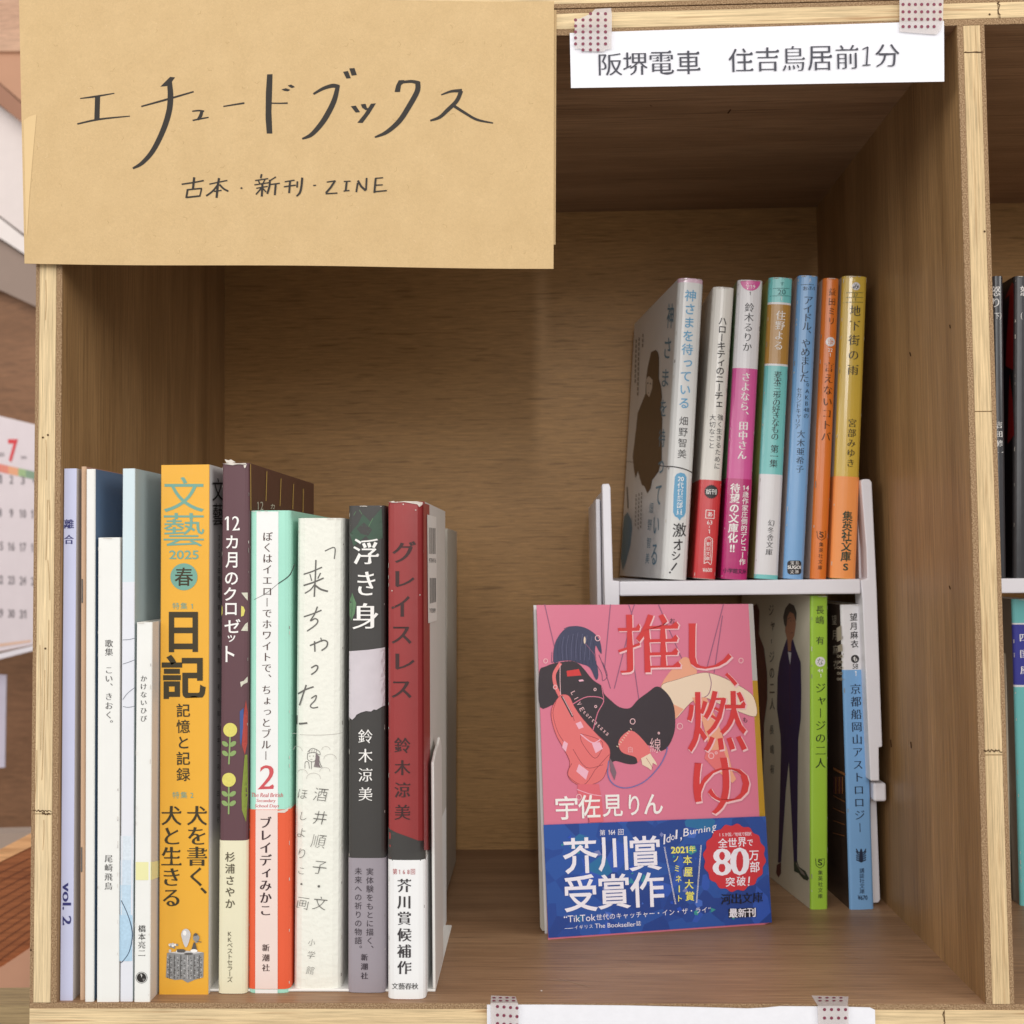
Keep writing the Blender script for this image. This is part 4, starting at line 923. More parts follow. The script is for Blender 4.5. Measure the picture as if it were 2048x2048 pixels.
I.poly([S_(505, 1110), S_(545, 1085), S_(545, 1190), S_(520, 1232), S_(498, 1190)], mrn, lf)
I.poly([R_(275, 160), R_(310, 130), R_(335, 200), R_(332, 430), R_(380, 560), R_(410, 800), R_(412, 1050), R_(380, 1300), R_(370, 1932), R_(280, 1932), R_(280, 600)], mrn, lf)
I.col('ジャージの二人', *R_(450, 195), *R_(460, 1100), 26, ubk, 'g', sx=0.42, face=lf)
I.col('長嶋有', *R_(455, 1350), *R_(460, 1730), 20, ggry, 'g', sx=0.42, face=lf)
b.done()
phc = mat('dark_photo_cover', (62, 50, 44), 0.25, 0.4, 0.3, var=0.5, scale=90)
b = Book('white and blue paperback with long black title beside the riser leg', (1700.5, 1819), (1749, 1819), (1682, 1209), (1729.5, 1209), 0.100, zones=[(1339.5, uw), (None, sk)], cover=sk, left=phc, right=uw, yaw=0.08, **V)
I = b.ink
I.col('望月麻衣', 1707, 1234, 1709, 1288, 16, ubk, 'gb'); I.disc(1710, 1317.8, 8.2, ubk, n=18); I.fit('も', 1710, 1317.8, 8, 9, WHITE, 'gb'); I.fit('58', 1710.5, 1332.5, 11, 10, ubk, 'g'); I.fit('1', 1711, 1347, 3, 10, WHITE)
I.col('京都船岡山アストロロジー', 1711, 1378, 1720, 1655, 22, nv, 'm')
lx, ly = 1722, 1711
I.disc(lx, ly - 8, 2.4, nv, ry=6, n=10); I.poly([(lx - 3, ly - 8), (lx + 3, ly - 8), (lx + 4, ly + 10), (lx, ly + 14), (lx - 4, ly + 10)], nv)
for k in range(5):
    for sg in (-1, 1): I.stroke([(lx, ly - 4 + k * 4.2), (lx + sg * 6, ly - 7 + k * 4.2), (lx + sg * 9.5, ly - 10 + k * 4.6 - (3 if k < 2 else 0))], 2.2, nv)
I.col('講談社文庫', 1723.5, 1741, 1724, 1782.5, 10.5, nv, 'g'); I.fit('¥670', 1725, 1795, 19, 9, nv, 'gb')
lf = b.lf; I.lv = 0.0002
I.col('望月麻衣', *R_(1058, 290), *R_(1075, 720), 21, mat('cream_print', (196, 184, 164), 0.5), 'g', sx=0.5, face=lf)
crp = mat('cream_print', (196, 184, 164), 0.5); wdp = mat('warm_wood_print', (146, 96, 56), 0.5)
I.poly([R_(1080, 370), R_(1125, 340), R_(1132, 480), R_(1085, 500)], crp, lf); I.poly([R_(1090, 540), R_(1135, 520), R_(1140, 590), R_(1095, 600)], crp, lf)
for k in range(10): I.disc(*R_(1098 + (k % 2) * 28, 640 + (k // 2) * 55), 3, crp, lf, n=8); I.disc(*R_(1098 + (k % 2) * 28, 640 + (k // 2) * 55), 1.7, phc, lf, n=8)
I.poly([S_(1050, 165), S_(1165, 225), S_(1165, 250), S_(1050, 190)], wdp, lf)
for k in range(6): I.stroke([S_(1060 + k * 16, 260), S_(1060 + k * 16, 420)], 2, wdp if k % 2 else mrn, lf, smooth=False)
for k in range(4): I.stroke([S_(1050, 440 + k * 120), S_(1160, 500 + k * 110)], 1.5, wdp, lf, smooth=False)
b.done()
# ------------------------------------------------------------------ pink book facing out
BLp, BRp = PZ(1096, 1879, 0), PZ(1526, 1849.5, 0)
TLp, TRp = Vector((0.1900, 0.0768, 0.1511)), Vector((0.2921, 0.0970, 0.1500))
u = (BRp - BLp).normalized(); v = ((TLp - BLp) + (TRp - BRp)).normalized(); n = u.cross(v).normalized()
if n.y > 0: n = -n
pf = Face(BLp, n)
root = thing('book', 'pink paperback facing out with red title and shiny blue paper band', 'book', BLp)
pj = mat('pink_jacket', (222, 122, 148), 0.35, 0.5, 0.35, var=0.03)
TH = 0.008
c4 = [pf.pt(1073, 1210, 0), pf.pt(1497, 1208, 0), pf.pt(1530, 1849, 0), pf.pt(1096, 1879, 0)]
slab('cover', c4, 0.0004, pj, root, n)
inner = [c4[i] + (c4[(i + 2) % 4] - c4[i]) * 0.012 - n * 0.0005 for i in range(4)]
slab('page_block', inner, TH - 0.001, PAGEW, root, n)
slab('back_cover', [p - n * (TH - 0.0003) for p in c4], 0.0004, uw, root, n)
# rounded spine edge at the right: jacket rolls outwards and shows white, violet and yellow spine
def strip(name, xs, m, off=0.0):
    (x0t, x0b, x1t, x1b, y0, y1) = xs
    def L(xt, xb, y): return xt + (xb - xt) * (y - 1208) / (1849 - 1208)
    a = [pf.pt(L(x0t, x0b, y0), y0, off), pf.pt(L(x0t, x0b, y1), y1, off)]
    q = [hit(L(x1t, x1b, y), y, a[0] - n * 0.003, n) for y in (y0, y1)]
    return slab(name, [a[0], q[0], q[1], a[1]], 0.0004, m, root, n)
yel = mat('spine_yellow', (226, 178, 60), 0.35); vio = mat('spine_violet', (128, 112, 160), 0.35)
strip('spine', (1497, 1530, 1506, 1543, 1208, 1361), uw)
strip('spine', (1497, 1530, 1506, 1543, 1361, 1640), yel)
strip('spine', (1497, 1530, 1506, 1543, 1640, 1849), pj)
I = Ink(pf)
I.lv = 0.0002
ink1 = mat('figure_jacket_ink', (58, 48, 54), 0.4, 0.4, 0.2); hair = mat('figure_hair_ink', (66, 68, 96), 0.4, 0.4, 0.2); bag = mat('coral_bag_ink', (232, 118, 118), 0.4, 0.4, 0.2); bagd = mat('coral_line_ink', (150, 60, 70), 0.4)
leg = mat('pale_leg_ink', (240, 216, 190), 0.4, 0.4, 0.2); peach = mat('peach_ink', (238, 168, 136), 0.4, 0.4, 0.2); thr = mat('thread_mauve_ink', (150, 96, 126), 0.4); redt = mat('title_red_ink', (216, 62, 62), 0.35, 0.4, 0.2); glow = mat('title_pale_edge_ink', (244, 196, 200), 0.4, 0.4, 0.2)
lpk = mat('light_pink_ink', (244, 186, 204), 0.4)
for pts in ([N_(152, 112), N_(255, 560)], [N_(660, 112), N_(615, 600)], [N_(800, 112), N_(830, 200), N_(690, 760)], [N_(845, 112), N_(810, 220)], [N_(1030, 112), N_(1110, 300), N_(1215, 540)], [N_(1532, 112), N_(1400, 620)], [N_(1525, 200), N_(1460, 640)], [N_(830, 500), N_(880, 850), N_(915, 1170)]):
    I.stroke(pts, 1.6, thr, smooth=False)
# plain generic stand-in figure: dark-haired person in a dark coat with coral satchel, pale legs
I.blob([N_(1050, 740), N_(1180, 560), N_(1240, 518), N_(1290, 560), N_(1325, 650), N_(1200, 760), N_(1120, 830)], peach)
I.blob([N_(1050, 745), N_(1180, 690), N_(1350, 642), N_(1440, 645), N_(1560, 690), N_(1720, 780), N_(1775, 850), N_(1783, 975), N_(1650, 940), N_(1500, 880), N_(1380, 830), N_(1280, 870), N_(1155, 1000), N_(1140, 880)], leg, line=mat('outline_brown_ink', (120, 80, 80), 0.4), w=0.7)
I.poly([N_(1140, 880), N_(1225, 920), N_(1155, 1003)], peach)
I.stroke([N_(1420, 645), N_(1438, 720), N_(1420, 800), N_(1380, 832)], 1.6, thr)
I.blob([N_(108, 640), N_(160, 590), N_(260, 560), N_(400, 560), N_(520, 690), N_(590, 740), N_(610, 800), N_(660, 850), N_(730, 905), N_(810, 912), N_(870, 850), N_(950, 790), N_(1020, 745), N_(1090, 790), N_(1145, 880), N_(1160, 1000), N_(1150, 1110), N_(1100, 1215), N_(1030, 1245), N_(960, 1200), N_(850, 1220), N_(870, 1330), N_(800, 1345), N_(700, 1320), N_(660, 1330), N_(640, 1200), N_(540, 1100), N_(430, 1000), N_(370, 900), N_(240, 880), N_(116, 905)], ink1)
I.blob([N_(222, 560), N_(220, 470), N_(245, 380), N_(310, 300), N_(390, 278), N_(470, 295), N_(540, 340), N_(580, 400), N_(592, 490), N_(570, 470), N_(545, 430), N_(540, 520), N_(560, 600), N_(565, 670), N_(545, 690), N_(500, 600), N_(430, 570), N_(350, 545), N_(270, 550)], hair)
for pts in ([N_(225, 540), N_(205, 560), N_(208, 480)], [N_(540, 560), N_(590, 640), N_(600, 700), N_(635, 660), N_(600, 560)], [N_(570, 500), N_(610, 600), N_(660, 760)], [N_(300, 300), N_(340, 284), N_(400, 280)]): I.stroke(pts, 0.9, hair)
for k in range(12): I.stroke([N_(262 + k * 24, 350 + abs(k - 5) * 9), N_(250 + k * 26, 450), N_(256 + k * 27, 545 + k * 4)], 0.6, mat('hair_dark_ink', (44, 44, 66), 0.4))
for k in range(7): I.stroke([N_(300 + k * 36, 330 + abs(k - 3) * 10), N_(285 + k * 36, 440), N_(290 + k * 34, 540)], 0.9, mat('hair_sheen_ink', (104, 104, 134), 0.4))
I.disc(*N_(460, 388), 2, leg, ry=7.5, n=10); I.stroke([N_(468, 415), N_(540, 505)], 1, thr)
I.stroke([N_(270, 570), N_(225, 650), N_(235, 740), N_(270, 820)], 7, bag); I.stroke([N_(270, 575), N_(270, 700), N_(275, 820)], 1.2, glow)
I.poly([N_(320, 625), N_(415, 610), N_(435, 660), N_(325, 668)], redt); I.poly([N_(412, 695), N_(445, 690), N_(455, 703), N_(420, 708)], lpk)
I.blob([N_(235, 860), N_(280, 810), N_(340, 820), N_(380, 900), N_(450, 1000), N_(560, 1120), N_(640, 1200), N_(655, 1280), N_(620, 1420), N_(570, 1480), N_(460, 1515), N_(380, 1490), N_(330, 1430), N_(345, 1330), N_(300, 1230), N_(240, 1120), N_(205, 1000), N_(205, 920)], bag, line=bagd)
for pts in ([N_(240, 860), N_(215, 950), N_(250, 1090), N_(310, 1190)], [N_(285, 820), N_(360, 960), N_(380, 1010)], [N_(430, 1110), N_(560, 1150), N_(600, 1200), N_(540, 1300), N_(440, 1180), N_(430, 1110)], [N_(370, 1230), N_(470, 1370), N_(600, 1350)], [N_(360, 1340), N_(330, 1430), N_(450, 1505), N_(540, 1390)], [N_(540, 1390), N_(650, 1270)]): I.stroke(pts, 1.0, bagd)
I.stroke([N_(285, 822), N_(365, 975)], 4.5, ink1, smooth=False); I.stroke([N_(290, 822), N_(368, 972)], 1.2, glow, smooth=False)
I.poly([N_(390, 1030), N_(430, 1015), N_(452, 1060), N_(415, 1075)], lpk); I.poly([N_(515, 1185), N_(575, 1175), N_(600, 1225), N_(545, 1260)], lpk); I.poly([N_(415, 1345), N_(490, 1400), N_(470, 1465), N_(395, 1400)], lpk); I.poly([N_(300, 1165), N_(330, 1185), N_(315, 1250), N_(285, 1215)], lpk)
I.stroke([N_(430, 1115), N_(520, 1180), N_(580, 1155)], 2.2, lpk)
I.stroke([N_(370, 880), N_(480, 825), N_(605, 845), N_(560, 950), N_(525, 1080)], 1.8, pj); I.stroke([N_(590, 730), N_(600, 800), N_(608, 840)], 1.4, pj)
I.blob([N_(725, 1160), N_(820, 1085), N_(930, 1180), N_(970, 1262), N_(900, 1300), N_(870, 1330), N_(850, 1290), N_(745, 1250)], bag)
for k in range(9): I.stroke([N_(708 + k * 13, 1205 - k * 17), N_(718 + k * 13, 1212 - k * 17)], 1.4, leg, smooth=False)
I.poly([N_(895, 1300), N_(965, 1262), N_(1010, 1330), N_(1020, 1355), N_(985, 1335), N_(975, 1392), N_(945, 1370), N_(905, 1350)], leg); I.stroke([N_(935, 1295), N_(985, 1375)], 0.8, bagd)
I.poly([N_(405, 1500), N_(570, 1500), N_(590, 1610), N_(600, 1700), N_(605, 1790), N_(500, 1795), N_(480, 1700), N_(405, 1560)], mat('coral_skirt_ink', (226, 108, 120), 0.4)); I.stroke([N_(400, 1540), N_(500, 1575), N_(590, 1590)], 1.4, lpk); I.stroke([N_(480, 1600), N_(490, 1800)], 0.8, bagd)
I.poly([N_(650, 1290), N_(680, 1340), N_(705, 1410), N_(690, 1470), N_(660, 1400)], mat('strap_grey_ink', (130, 104, 116), 0.4))
cab = mat('cable_blue_ink', (112, 116, 176), 0.4)
I.stroke([N_(645, 1320), N_(640, 1430), N_(690, 1505), N_(790, 1528), N_(920, 1480), N_(1030, 1370), N_(1085, 1270), N_(1098, 1215)], 2.0, cab)
I.poly([N_(1290, 830), N_(1400, 830), N_(1480, 1000), N_(1560, 1230), N_(1600, 1400), N_(1630, 1460), N_(1600, 1490), N_(1500, 1410), N_(1430, 1250), N_(1370, 1020)], peach)
I.poly([N_(1400, 1240), N_(1530, 1230), N_(1575, 1350), N_(1480, 1400), N_(1385, 1300)], bag)
for cx, cy, r in ((560, 372, 19), (158, 548, 15), (540, 768, 9), (545, 900, 8), (830, 1015, 19), (1195, 1052, 21), (1667, 545, 17), (1437, 1280, 20), (232, 750, 14), (1475, 1258, 8), (1032, 1105, 6), (415, 1600, 20)):
    I.stroke([N_(cx + r * math.cos(2 * math.pi * k / 14), cy + r * 1.1 * math.sin(2 * math.pi * k / 14)) for k in range(15)], 1.5, glow, smooth=False)
for i, ch in enumerate('LIVE'): I.fit(ch, *N_(372 + i * 22, 795 + i * 42), 1.3 if ch == 'I' else 6, 9, glow, ang=-1.1)
for i, ch in enumerate('tortataxa'): I.fit(ch, *N_(458 + i * 22, 945 + i * 21), 4.5, 6, glow, ang=-0.75)
I.fit('線', *N_(1005, 1200), 22, 30, glow, 't'); I.fit('白', *N_(812, 1232), 9, 12, glow, 't')
for ch, x, y, w_, h_ in (('推', 955, 412, 472, 470), ('し', 1432, 432, 330, 375), ('、', 1590, 690, 105, 115), ('燃', 1480, 1010, 455, 475), ('ゆ', 1515, 1510, 425, 455)):
    I.fit(ch, *N_(x + 8, y + 8), w_ / 3.864 + 1, h_ / 3.864 + 1, glow, 'm', ang=0.02)
    I.fit(ch, *N_(x, y), w_ / 3.864, h_ / 3.864, redt, 'mk', ang=0.02)
I.fit('お', *N_(1137, 238), 10, 10, ink1); I.fit('も', *N_(1698, 1003), 9, 10, ink1)
for ch, x, y, w_, h_ in (('宇', 320, 1682, 165, 178), ('佐', 495, 1672, 165, 175), ('見', 675, 1665, 150, 165), ('り', 840, 1660, 78, 155), ('ん', 990, 1653, 140, 150)): I.fit(ch, *N_(x, y), w_ / 3.864, h_ / 3.864, WHITE, 'gb', ang=0.03)
I.done(root, 'printed_cover_art')
# holographic blue band
hb = bpy.data.materials.new('holographic_blue_foil'); hb.use_nodes = True; nt = hb.node_tree; pb = nt.nodes['Principled BSDF']
pb.inputs['Roughness'].default_value = 0.3; pb.inputs['Coat Weight'].default_value = 0.5; pb.inputs['Metallic'].default_value = 0.15
tc = nt.nodes.new('ShaderNodeTexCoord'); vo = nt.nodes.new('ShaderNodeTexVoronoi'); vo.inputs['Scale'].default_value = 110
nt.links.new(tc.outputs['Object'], vo.inputs['Vector'])
cr_ = nt.nodes.new('ShaderNodeValToRGB'); cr_.color_ramp.interpolation = 'CONSTANT'
els = [(0.0, (34, 70, 150)), (0.35, (42, 88, 172)), (0.55, (36, 76, 160)), (0.72, (50, 92, 190)), (0.84, (40, 116, 170)), (0.93, (86, 118, 190))]
cr_.color_ramp.elements[0].position = 0; cr_.color_ramp.elements[0].color = lin(els[0][1]); cr_.color_ramp.elements[1].position = els[1][0]; cr_.color_ramp.elements[1].color = lin(els[1][1])
for p, c in els[2:]: e = cr_.color_ramp.elements.new(p); e.color = lin(c)
nt.links.new(vo.outputs['Color'], cr_.inputs[0]); nt.links.new(cr_.outputs[0], pb.inputs['Base Color'])
bd = [pf.pt(*O_(140, 190), 0.00085), pf.pt(*O_(1855, 123), 0.00085), pf.pt(*O_(1902, 942), 0.00085), pf.pt(*O_(178, 1062), 0.00085)]
bo = slab('paper_band', bd, 0.0002, hb, root, n); bo['label'] = 'shiny blue foil paper band'
I = Ink(pf); I.lv = 0.0010
tl = [mat('foil_glint_%d' % i, c, 0.3, 0.5, 0.5) for i, c in enumerate([(44, 136, 160), (66, 108, 200), (120, 130, 190), (34, 80, 190), (58, 150, 150)])]
rnd = random.Random(11)
for k in range(34):
    x, y, r = rnd.uniform(230, 1760), rnd.uniform(240, 900), rnd.uniform(14, 52); a0 = rnd.uniform(0, 6); kk = rnd.choice((3, 4, 4, 5))
    I.poly([O_(x + r * math.cos(a0 + 2 * math.pi * j / kk) * rnd.uniform(.6, 1), y + r * math.sin(a0 + 2 * math.pi * j / kk) * rnd.uniform(.5, 1)) for j in range(kk)], tl[k % 5])
wf = mat('foil_white_ink', (244, 240, 250), 0.35, 0.5, 0.3); yf2 = mat('foil_yellow_ink', (246, 238, 110), 0.4); rb = mat('badge_red_ink', (208, 52, 62), 0.35, 0.4, 0.3)
for ch, x, y, w_, h_ in (('芥', 425, 425, 260, 268), ('川', 675, 412, 222, 255), ('賞', 922, 408, 235, 260), ('受', 425, 715, 245, 278), ('賞', 682, 702, 238, 262), ('作', 940, 688, 255, 262)): I.fit(ch, *O_(x, y), w_ / 3.864, h_ / 3.864, wf, 'gb', ang=0.045)
I.fit('第', *O_(594, 248), 11, 11.5, wf); I.fit('164', *O_(666, 246), 13, 9.5, wf, 'gb'); I.fit('回', *O_(736, 244), 11, 11.5, wf)
for ch, x, y, w_, h_ in (('I', 1072, 300, 12, 75), ('d', 1103, 292, 32, 62), ('o', 1137, 288, 28, 36), ('l', 1165, 262, 14, 70), (',', 1200, 298, 12, 30), ('B', 1240, 245, 42, 60), ('u', 1285, 245, 30, 32), ('r', 1318, 240, 24, 32), ('n', 1350, 235, 30, 32), ('i', 1382, 222, 10, 42), ('n', 1410, 225, 30, 32), ('g', 1455, 222, 34, 60)): I.fit(ch, *O_(x, y), w_ / 3.864, h_ / 3.864, wf, 'g', ang=0.16, shear=0.22)
for a, c in (((1068, 358), (1155, 800)), ((1074, 358), (1161, 800)), ((1352, 345), (1316, 790)), ((1358, 345), (1322, 790))): I.stroke([O_(*a), O_(*c)], 0.7, lpk if False else wf, smooth=False)
I.fit('2021', *O_(1188, 382), 33, 12.5, yf2, 'gx', ang=0.03); I.fit('年', *O_(1287, 376), 12, 13, yf2, 'gx')
for ch, x, y in (('本', 1250, 460), ('屋', 1256, 552), ('大', 1262, 645), ('賞', 1268, 738)): I.fit(ch, *O_(x, y), 17, 18, yf2, 'gb')
for ch, x, y, w_, h_ in (('ノ', 1160, 452, 9, 11), ('ミ', 1168, 525, 8, 12), ('ネ', 1180, 605, 11, 13), ('ー', 1186, 682, 2.2, 12), ('ト', 1192, 755, 7, 12)):
    if ch == 'ー': I.stroke([O_(x, y - 24), O_(x, y + 24)], 2.2, yf2, smooth=False)
    else: I.fit(ch, *O_(x, y), w_, h_, yf2, 'gb')
pts = []
for k in range(96):
    a = 2 * math.pi * k / 96; r = 1 + 0.035 * math.sin(a * 16); pts.append(O_(1612 + 236 * r * math.cos(a), 442 + 256 * r * math.sin(a)))
I.poly(pts, rb)
I.row('15か国／地域で翻訳', *O_(1497, 265), *O_(1730, 257), 8.2, wf, 'g', sx=0.85)
for ch, x, y, w_, h_ in (('全', 1522, 328, 70, 68), ('世', 1596, 324, 68, 66), ('界', 1670, 320, 64, 70), ('で', 1732, 326, 42, 46), ('万', 1762, 425, 72, 74), ('部', 1768, 512, 72, 80), ('突', 1580, 628, 68, 72), ('破', 1663, 622, 68, 72)): I.fit(ch, *O_(x, y), w_ / 3.864, h_ / 3.864, wf, 'gb', ang=0.02)
I.stroke([O_(1726, 590), O_(1722, 635)], 2.6, wf, smooth=False); I.disc(*O_(1720, 652), 1.7, wf, n=8)
I.fit('8', *O_(1515, 475), 33, 55, wf, 'mb'); I.fit('0', *O_(1652, 470), 34, 56, wf, 'mb')
kb = mat('foil_black_ink', (30, 30, 40), 0.35)
for i, ch in enumerate('河山文庫' if False else '河出文庫'): I.fit(ch, *O_(1545 + i * 82, 762 - i * 5), 19, 21, kb, 'mb')
I.poly([O_(1565, 838), O_(1778, 826), O_(1780, 895), O_(1567, 907)], kb)
for i, ch in enumerate('最新刊'): I.fit(ch, *O_(1603 + i * 69, 869 - i * 3), 16.5, 17, wf, 'gx')
I.fit('“TikTok', *O_(418, 908), 63, 13.5, wf, 'g', ang=0.06); I.row('世代のキャッチャー・イン・ザ・ライ”', *O_(568, 900), *O_(1432, 840), 13.2, wf, 'g', sx=0.95)
I.stroke([O_(303, 988), O_(368, 984)], 0.9, wf, smooth=False); I.row('イギリス', *O_(392, 978), *O_(505, 970), 8.6, wf, 'g'); I.fit('The Bookseller', *O_(692, 960), 81, 9, wf, 'g', ang=0.045); I.fit('誌', *O_(872, 947), 9.5, 10, wf)
bc = bo
part('printed_band_lettering', I.v, I.f, I.mats, root, I.mi)
# display stand behind the pink book
st = thing('display_stand', 'grey-white display stand sheet just behind the pink book', 'display stand', PZ(1084, 1862, 0))
SG = mat('stand_grey_white', (186, 180, 168), 0.35)
o_ = PZ(1084, 1864, 0.0002); n2 = n
sv = [hit(1067, 1222, BLp - n * 0.0095, n), hit(1400, 1222, BLp - n * 0.0095, n), hit(1400, 1848, BLp - n * 0.0095, n), hit(1085, 1862, BLp - n * 0.0095, n), hit(1081, 1855, BLp - n * 0.0095, n)]
for p in sv:
    if p.z < 0.0003: p.z = 0.0003
slab('back_sheet', sv, 0.0016, SG, st, n)
# ================================================================== SIGNS AND TAPE
KR = bpy.data.materials.new('kraft_paper'); KR.use_nodes = True; nt = KR.node_tree; L = nt.links.new; pb = nt.nodes['Principled BSDF']; pb.inputs['Roughness'].default_value = 0.85; pb.inputs['Specular IOR Level'].default_value = 0.2
tc = nt.nodes.new('ShaderNodeTexCoord')
n1 = nt.nodes.new('ShaderNodeTexNoise'); n1.inputs['Scale'].default_value = 70; n1.inputs['Detail'].default_value = 8; n1.inputs['Roughness'].default_value = 0.65; L(tc.outputs['Object'], n1.inputs['Vector'])
nf = nt.nodes.new('ShaderNodeTexNoise'); nf.inputs['Scale'].default_value = 900; nf.inputs['Detail'].default_value = 3; nf.inputs['Distortion'].default_value = 1.5; L(tc.outputs['Object'], nf.inputs['Vector'])
mx = nt.nodes.new('ShaderNodeMix'); mx.data_type = 'RGBA'; mx.inputs[6].default_value = lin((200, 170, 124)); mx.inputs[7].default_value = lin((218, 188, 142)); L(n1.outputs['Fac'], mx.inputs[0])
m2 = nt.nodes.new('ShaderNodeMix'); m2.data_type = 'RGBA'; m2.blend_type = 'MULTIPLY'; m2.inputs[0].default_value = 1
mr = nt.nodes.new('ShaderNodeMapRange'); mr.inputs['From Min'].default_value = 0.25; mr.inputs['From Max'].default_value = 0.75; mr.inputs['To Min'].default_value = 0.93; mr.inputs['To Max'].default_value = 1.05; L(nf.outputs['Fac'], mr.inputs['Value'])
L(mx.outputs[2], m2.inputs[6]); L(mr.outputs[0], m2.inputs[7]); L(m2.outputs[2], pb.inputs['Base Color'])
bp = nt.nodes.new('ShaderNodeBump'); bp.inputs['Strength'].default_value = 0.25; bp.inputs['Distance'].default_value = 0.0005; L(nf.outputs['Fac'], bp.inputs['Height']); L(bp.outputs[0], pb.inputs['Normal'])
ev = thing('envelope_sign', 'large kraft paper envelope with handwritten black katakana shop name', 'sign', P(570, 20, -0.002))
def sheet(name, outline, Y0, thick, m, parent, nx=24, ny=14, wav=0.0006):
    """paper sheet from four px corners (TL, TR, BR, BL) with a gentle real curl"""
    tl_, tr_, br_, bl_ = [Vector(p) for p in outline]; vs = []
    for side in (0, 1):
        for j in range(ny + 1):
            for i in range(nx + 1):
                s_, t_ = i / nx, j / ny
                q = (tl_ * (1 - s_) + tr_ * s_) * (1 - t_) + (bl_ * (1 - s_) + br_ * s_) * t_
                p = P(q.x, q.y + (1.2 * math.sin(s_ * 9) if t_ in (0, 1) and wav > 0.0003 else 0), Y0 + wav * (math.sin(s_ * 5.1 + 1) * math.cos(t_ * 3.3) - 1))
                p.y += thick * side
                vs.append(p)
    N = (nx + 1) * (ny + 1); fs = []
    for j in range(ny):
        for i in range(nx):
            a = j * (nx + 1) + i
            fs.append((a, a + nx + 1, a + nx + 2, a + 1)); fs.append((N + a, N + a + 1, N + a + nx + 2, N + a + nx + 1))
    bd = [i for i in range(nx + 1)] + [(j + 1) * (nx + 1) - 1 for j in range(1, ny + 1)] + [ny * (nx + 1) + i for i in range(nx - 1, -1, -1)] + [j * (nx + 1) for j in range(ny - 1, 0, -1)]
    for k in range(len(bd)):
        a, b2 = bd[k], bd[(k + 1) % len(bd)]; fs.append((a, b2, N + b2, N + a))
    return part(name, vs, fs, m, parent, smooth=False)
sheet('front_sheet', [(38, -3), (1108, 2), (1107, 537), (49, 527)], -0.0022, 0.0003, KR, ev)
sheet('back_sheet', [(60, 22), (1113, 20), (1111, 489), (70, 500)], -0.0009, 0.0003, KR, ev, wav=0.0001)
def curlY(px, py):
    s_ = (px - 38) / 1070; t_ = (py + 3) / 535
    return 0.0006 * (math.sin(s_ * 5.1 + 1) * math.cos(t_ * 3.3) - 1)
class CurlFace(Face):
    def pt(s, px, py, off): return P(px, py, -0.0022 + curlY(px, py) - off)
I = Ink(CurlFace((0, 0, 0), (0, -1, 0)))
mk_ = mat('marker_black', (44, 39, 34), 0.5, 0.3)
def Q1(x, y): return (x / 3.22, y / 3.22)
def Q2(x, y): return (550 + x / 3.22, y / 3.22)
# broad-nib strokes: polygons traced as pen outlines
hl = [mat('kraft_backlight_paint', (224, 194, 146), 0.85, 0.2)]  # paler kraft: light coming through the edge from behind, put into the colour
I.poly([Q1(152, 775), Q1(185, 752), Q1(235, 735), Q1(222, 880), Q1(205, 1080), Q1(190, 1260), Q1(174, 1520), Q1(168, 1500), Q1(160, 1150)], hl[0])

rf_ = random.Random(5); fib = [mat('kraft_fibre_dark', (176, 146, 102), 0.9, 0.1), mat('kraft_fibre_light', (226, 198, 156), 0.9, 0.1)]
I.lv = 0.00003
for k in range(170):
    x, y, a, l_ = rf_.uniform(60, 1095), rf_.uniform(15, 520), rf_.uniform(0, 3.1), rf_.uniform(2, 7)
    I.stroke([(x, y), (x + l_ * math.cos(a), y + l_ * math.sin(a)), (x + 1.6 * l_ * math.cos(a + .5), y + 1.6 * l_ * math.sin(a + .5))], 0.55, fib[k % 2], smooth=False); I.lv -= 0.0000025
I.lv = 0.00005
def S1(w, *pts): I.stroke([Q1(*p) for p in pts], w, mk_)
def S2(w, *pts): I.stroke([Q2(*p) for p in pts], w, mk_)
S1([2, 4, 2], (517, 634), (610, 622), (735, 601)); I.poly([Q1(612, 622), Q1(645, 618), Q1(641, 770), Q1(607, 772)], mk_); S1([3.2, 4, 2], (500, 798), (640, 768), (835, 748))
I.poly([Q1(1095, 495), Q1(1128, 498), Q1(1108, 525), Q1(1072, 555), Q1(1032, 558), Q1(1060, 530)], mk_)
I.stroke([Q1(1092, 535), Q1(1098, 620), Q1(1088, 720), Q1(1050, 840), Q1(985, 970), Q1(915, 1050), Q1(858, 1083)], [10, 11.5, 11.5, 11, 10, 8, 4], mk_)
S1([3, 4.2, 3], (912, 685), (1075, 640), (1245, 591))
S1([2.6, 3.4, 3.4], (1240, 716), (1280, 712), (1312, 716)); S1([6, 7, 5], (1300, 716), (1292, 745), (1276, 768)); S1([3, 3.4, 2.5], (1243, 775), (1290, 765), (1342, 756))
S1([2.6, 3, 3.6], (1440, 685), (1500, 675), (1571, 664))
I.poly([Q1(1720, 479), Q1(1755, 477), Q1(1752, 600), Q1(1748, 720), Q1(1754, 860), Q1(1718, 860), Q1(1710, 760), Q1(1712, 600)], mk_)
S1([2.6, 2.6, 3.2], (1748, 664), (1800, 665), (1850, 664))
I.poly([Q1(1813, 575), Q1(1840, 568), Q1(1870, 578), Q1(1855, 588), Q1(1830, 585)], mk_); I.poly([Q1(1853, 550), Q1(1875, 544), Q1(1900, 560), Q1(1880, 567), Q1(1865, 560)], mk_)
S2([4, 6.5, 8, 8], (250, 604), (310, 570), (370, 552), (408, 558)); S2([8, 10.5, 11, 10, 8, 3.5], (404, 558), (380, 650), (330, 750), (280, 820), (230, 870), (178, 893))
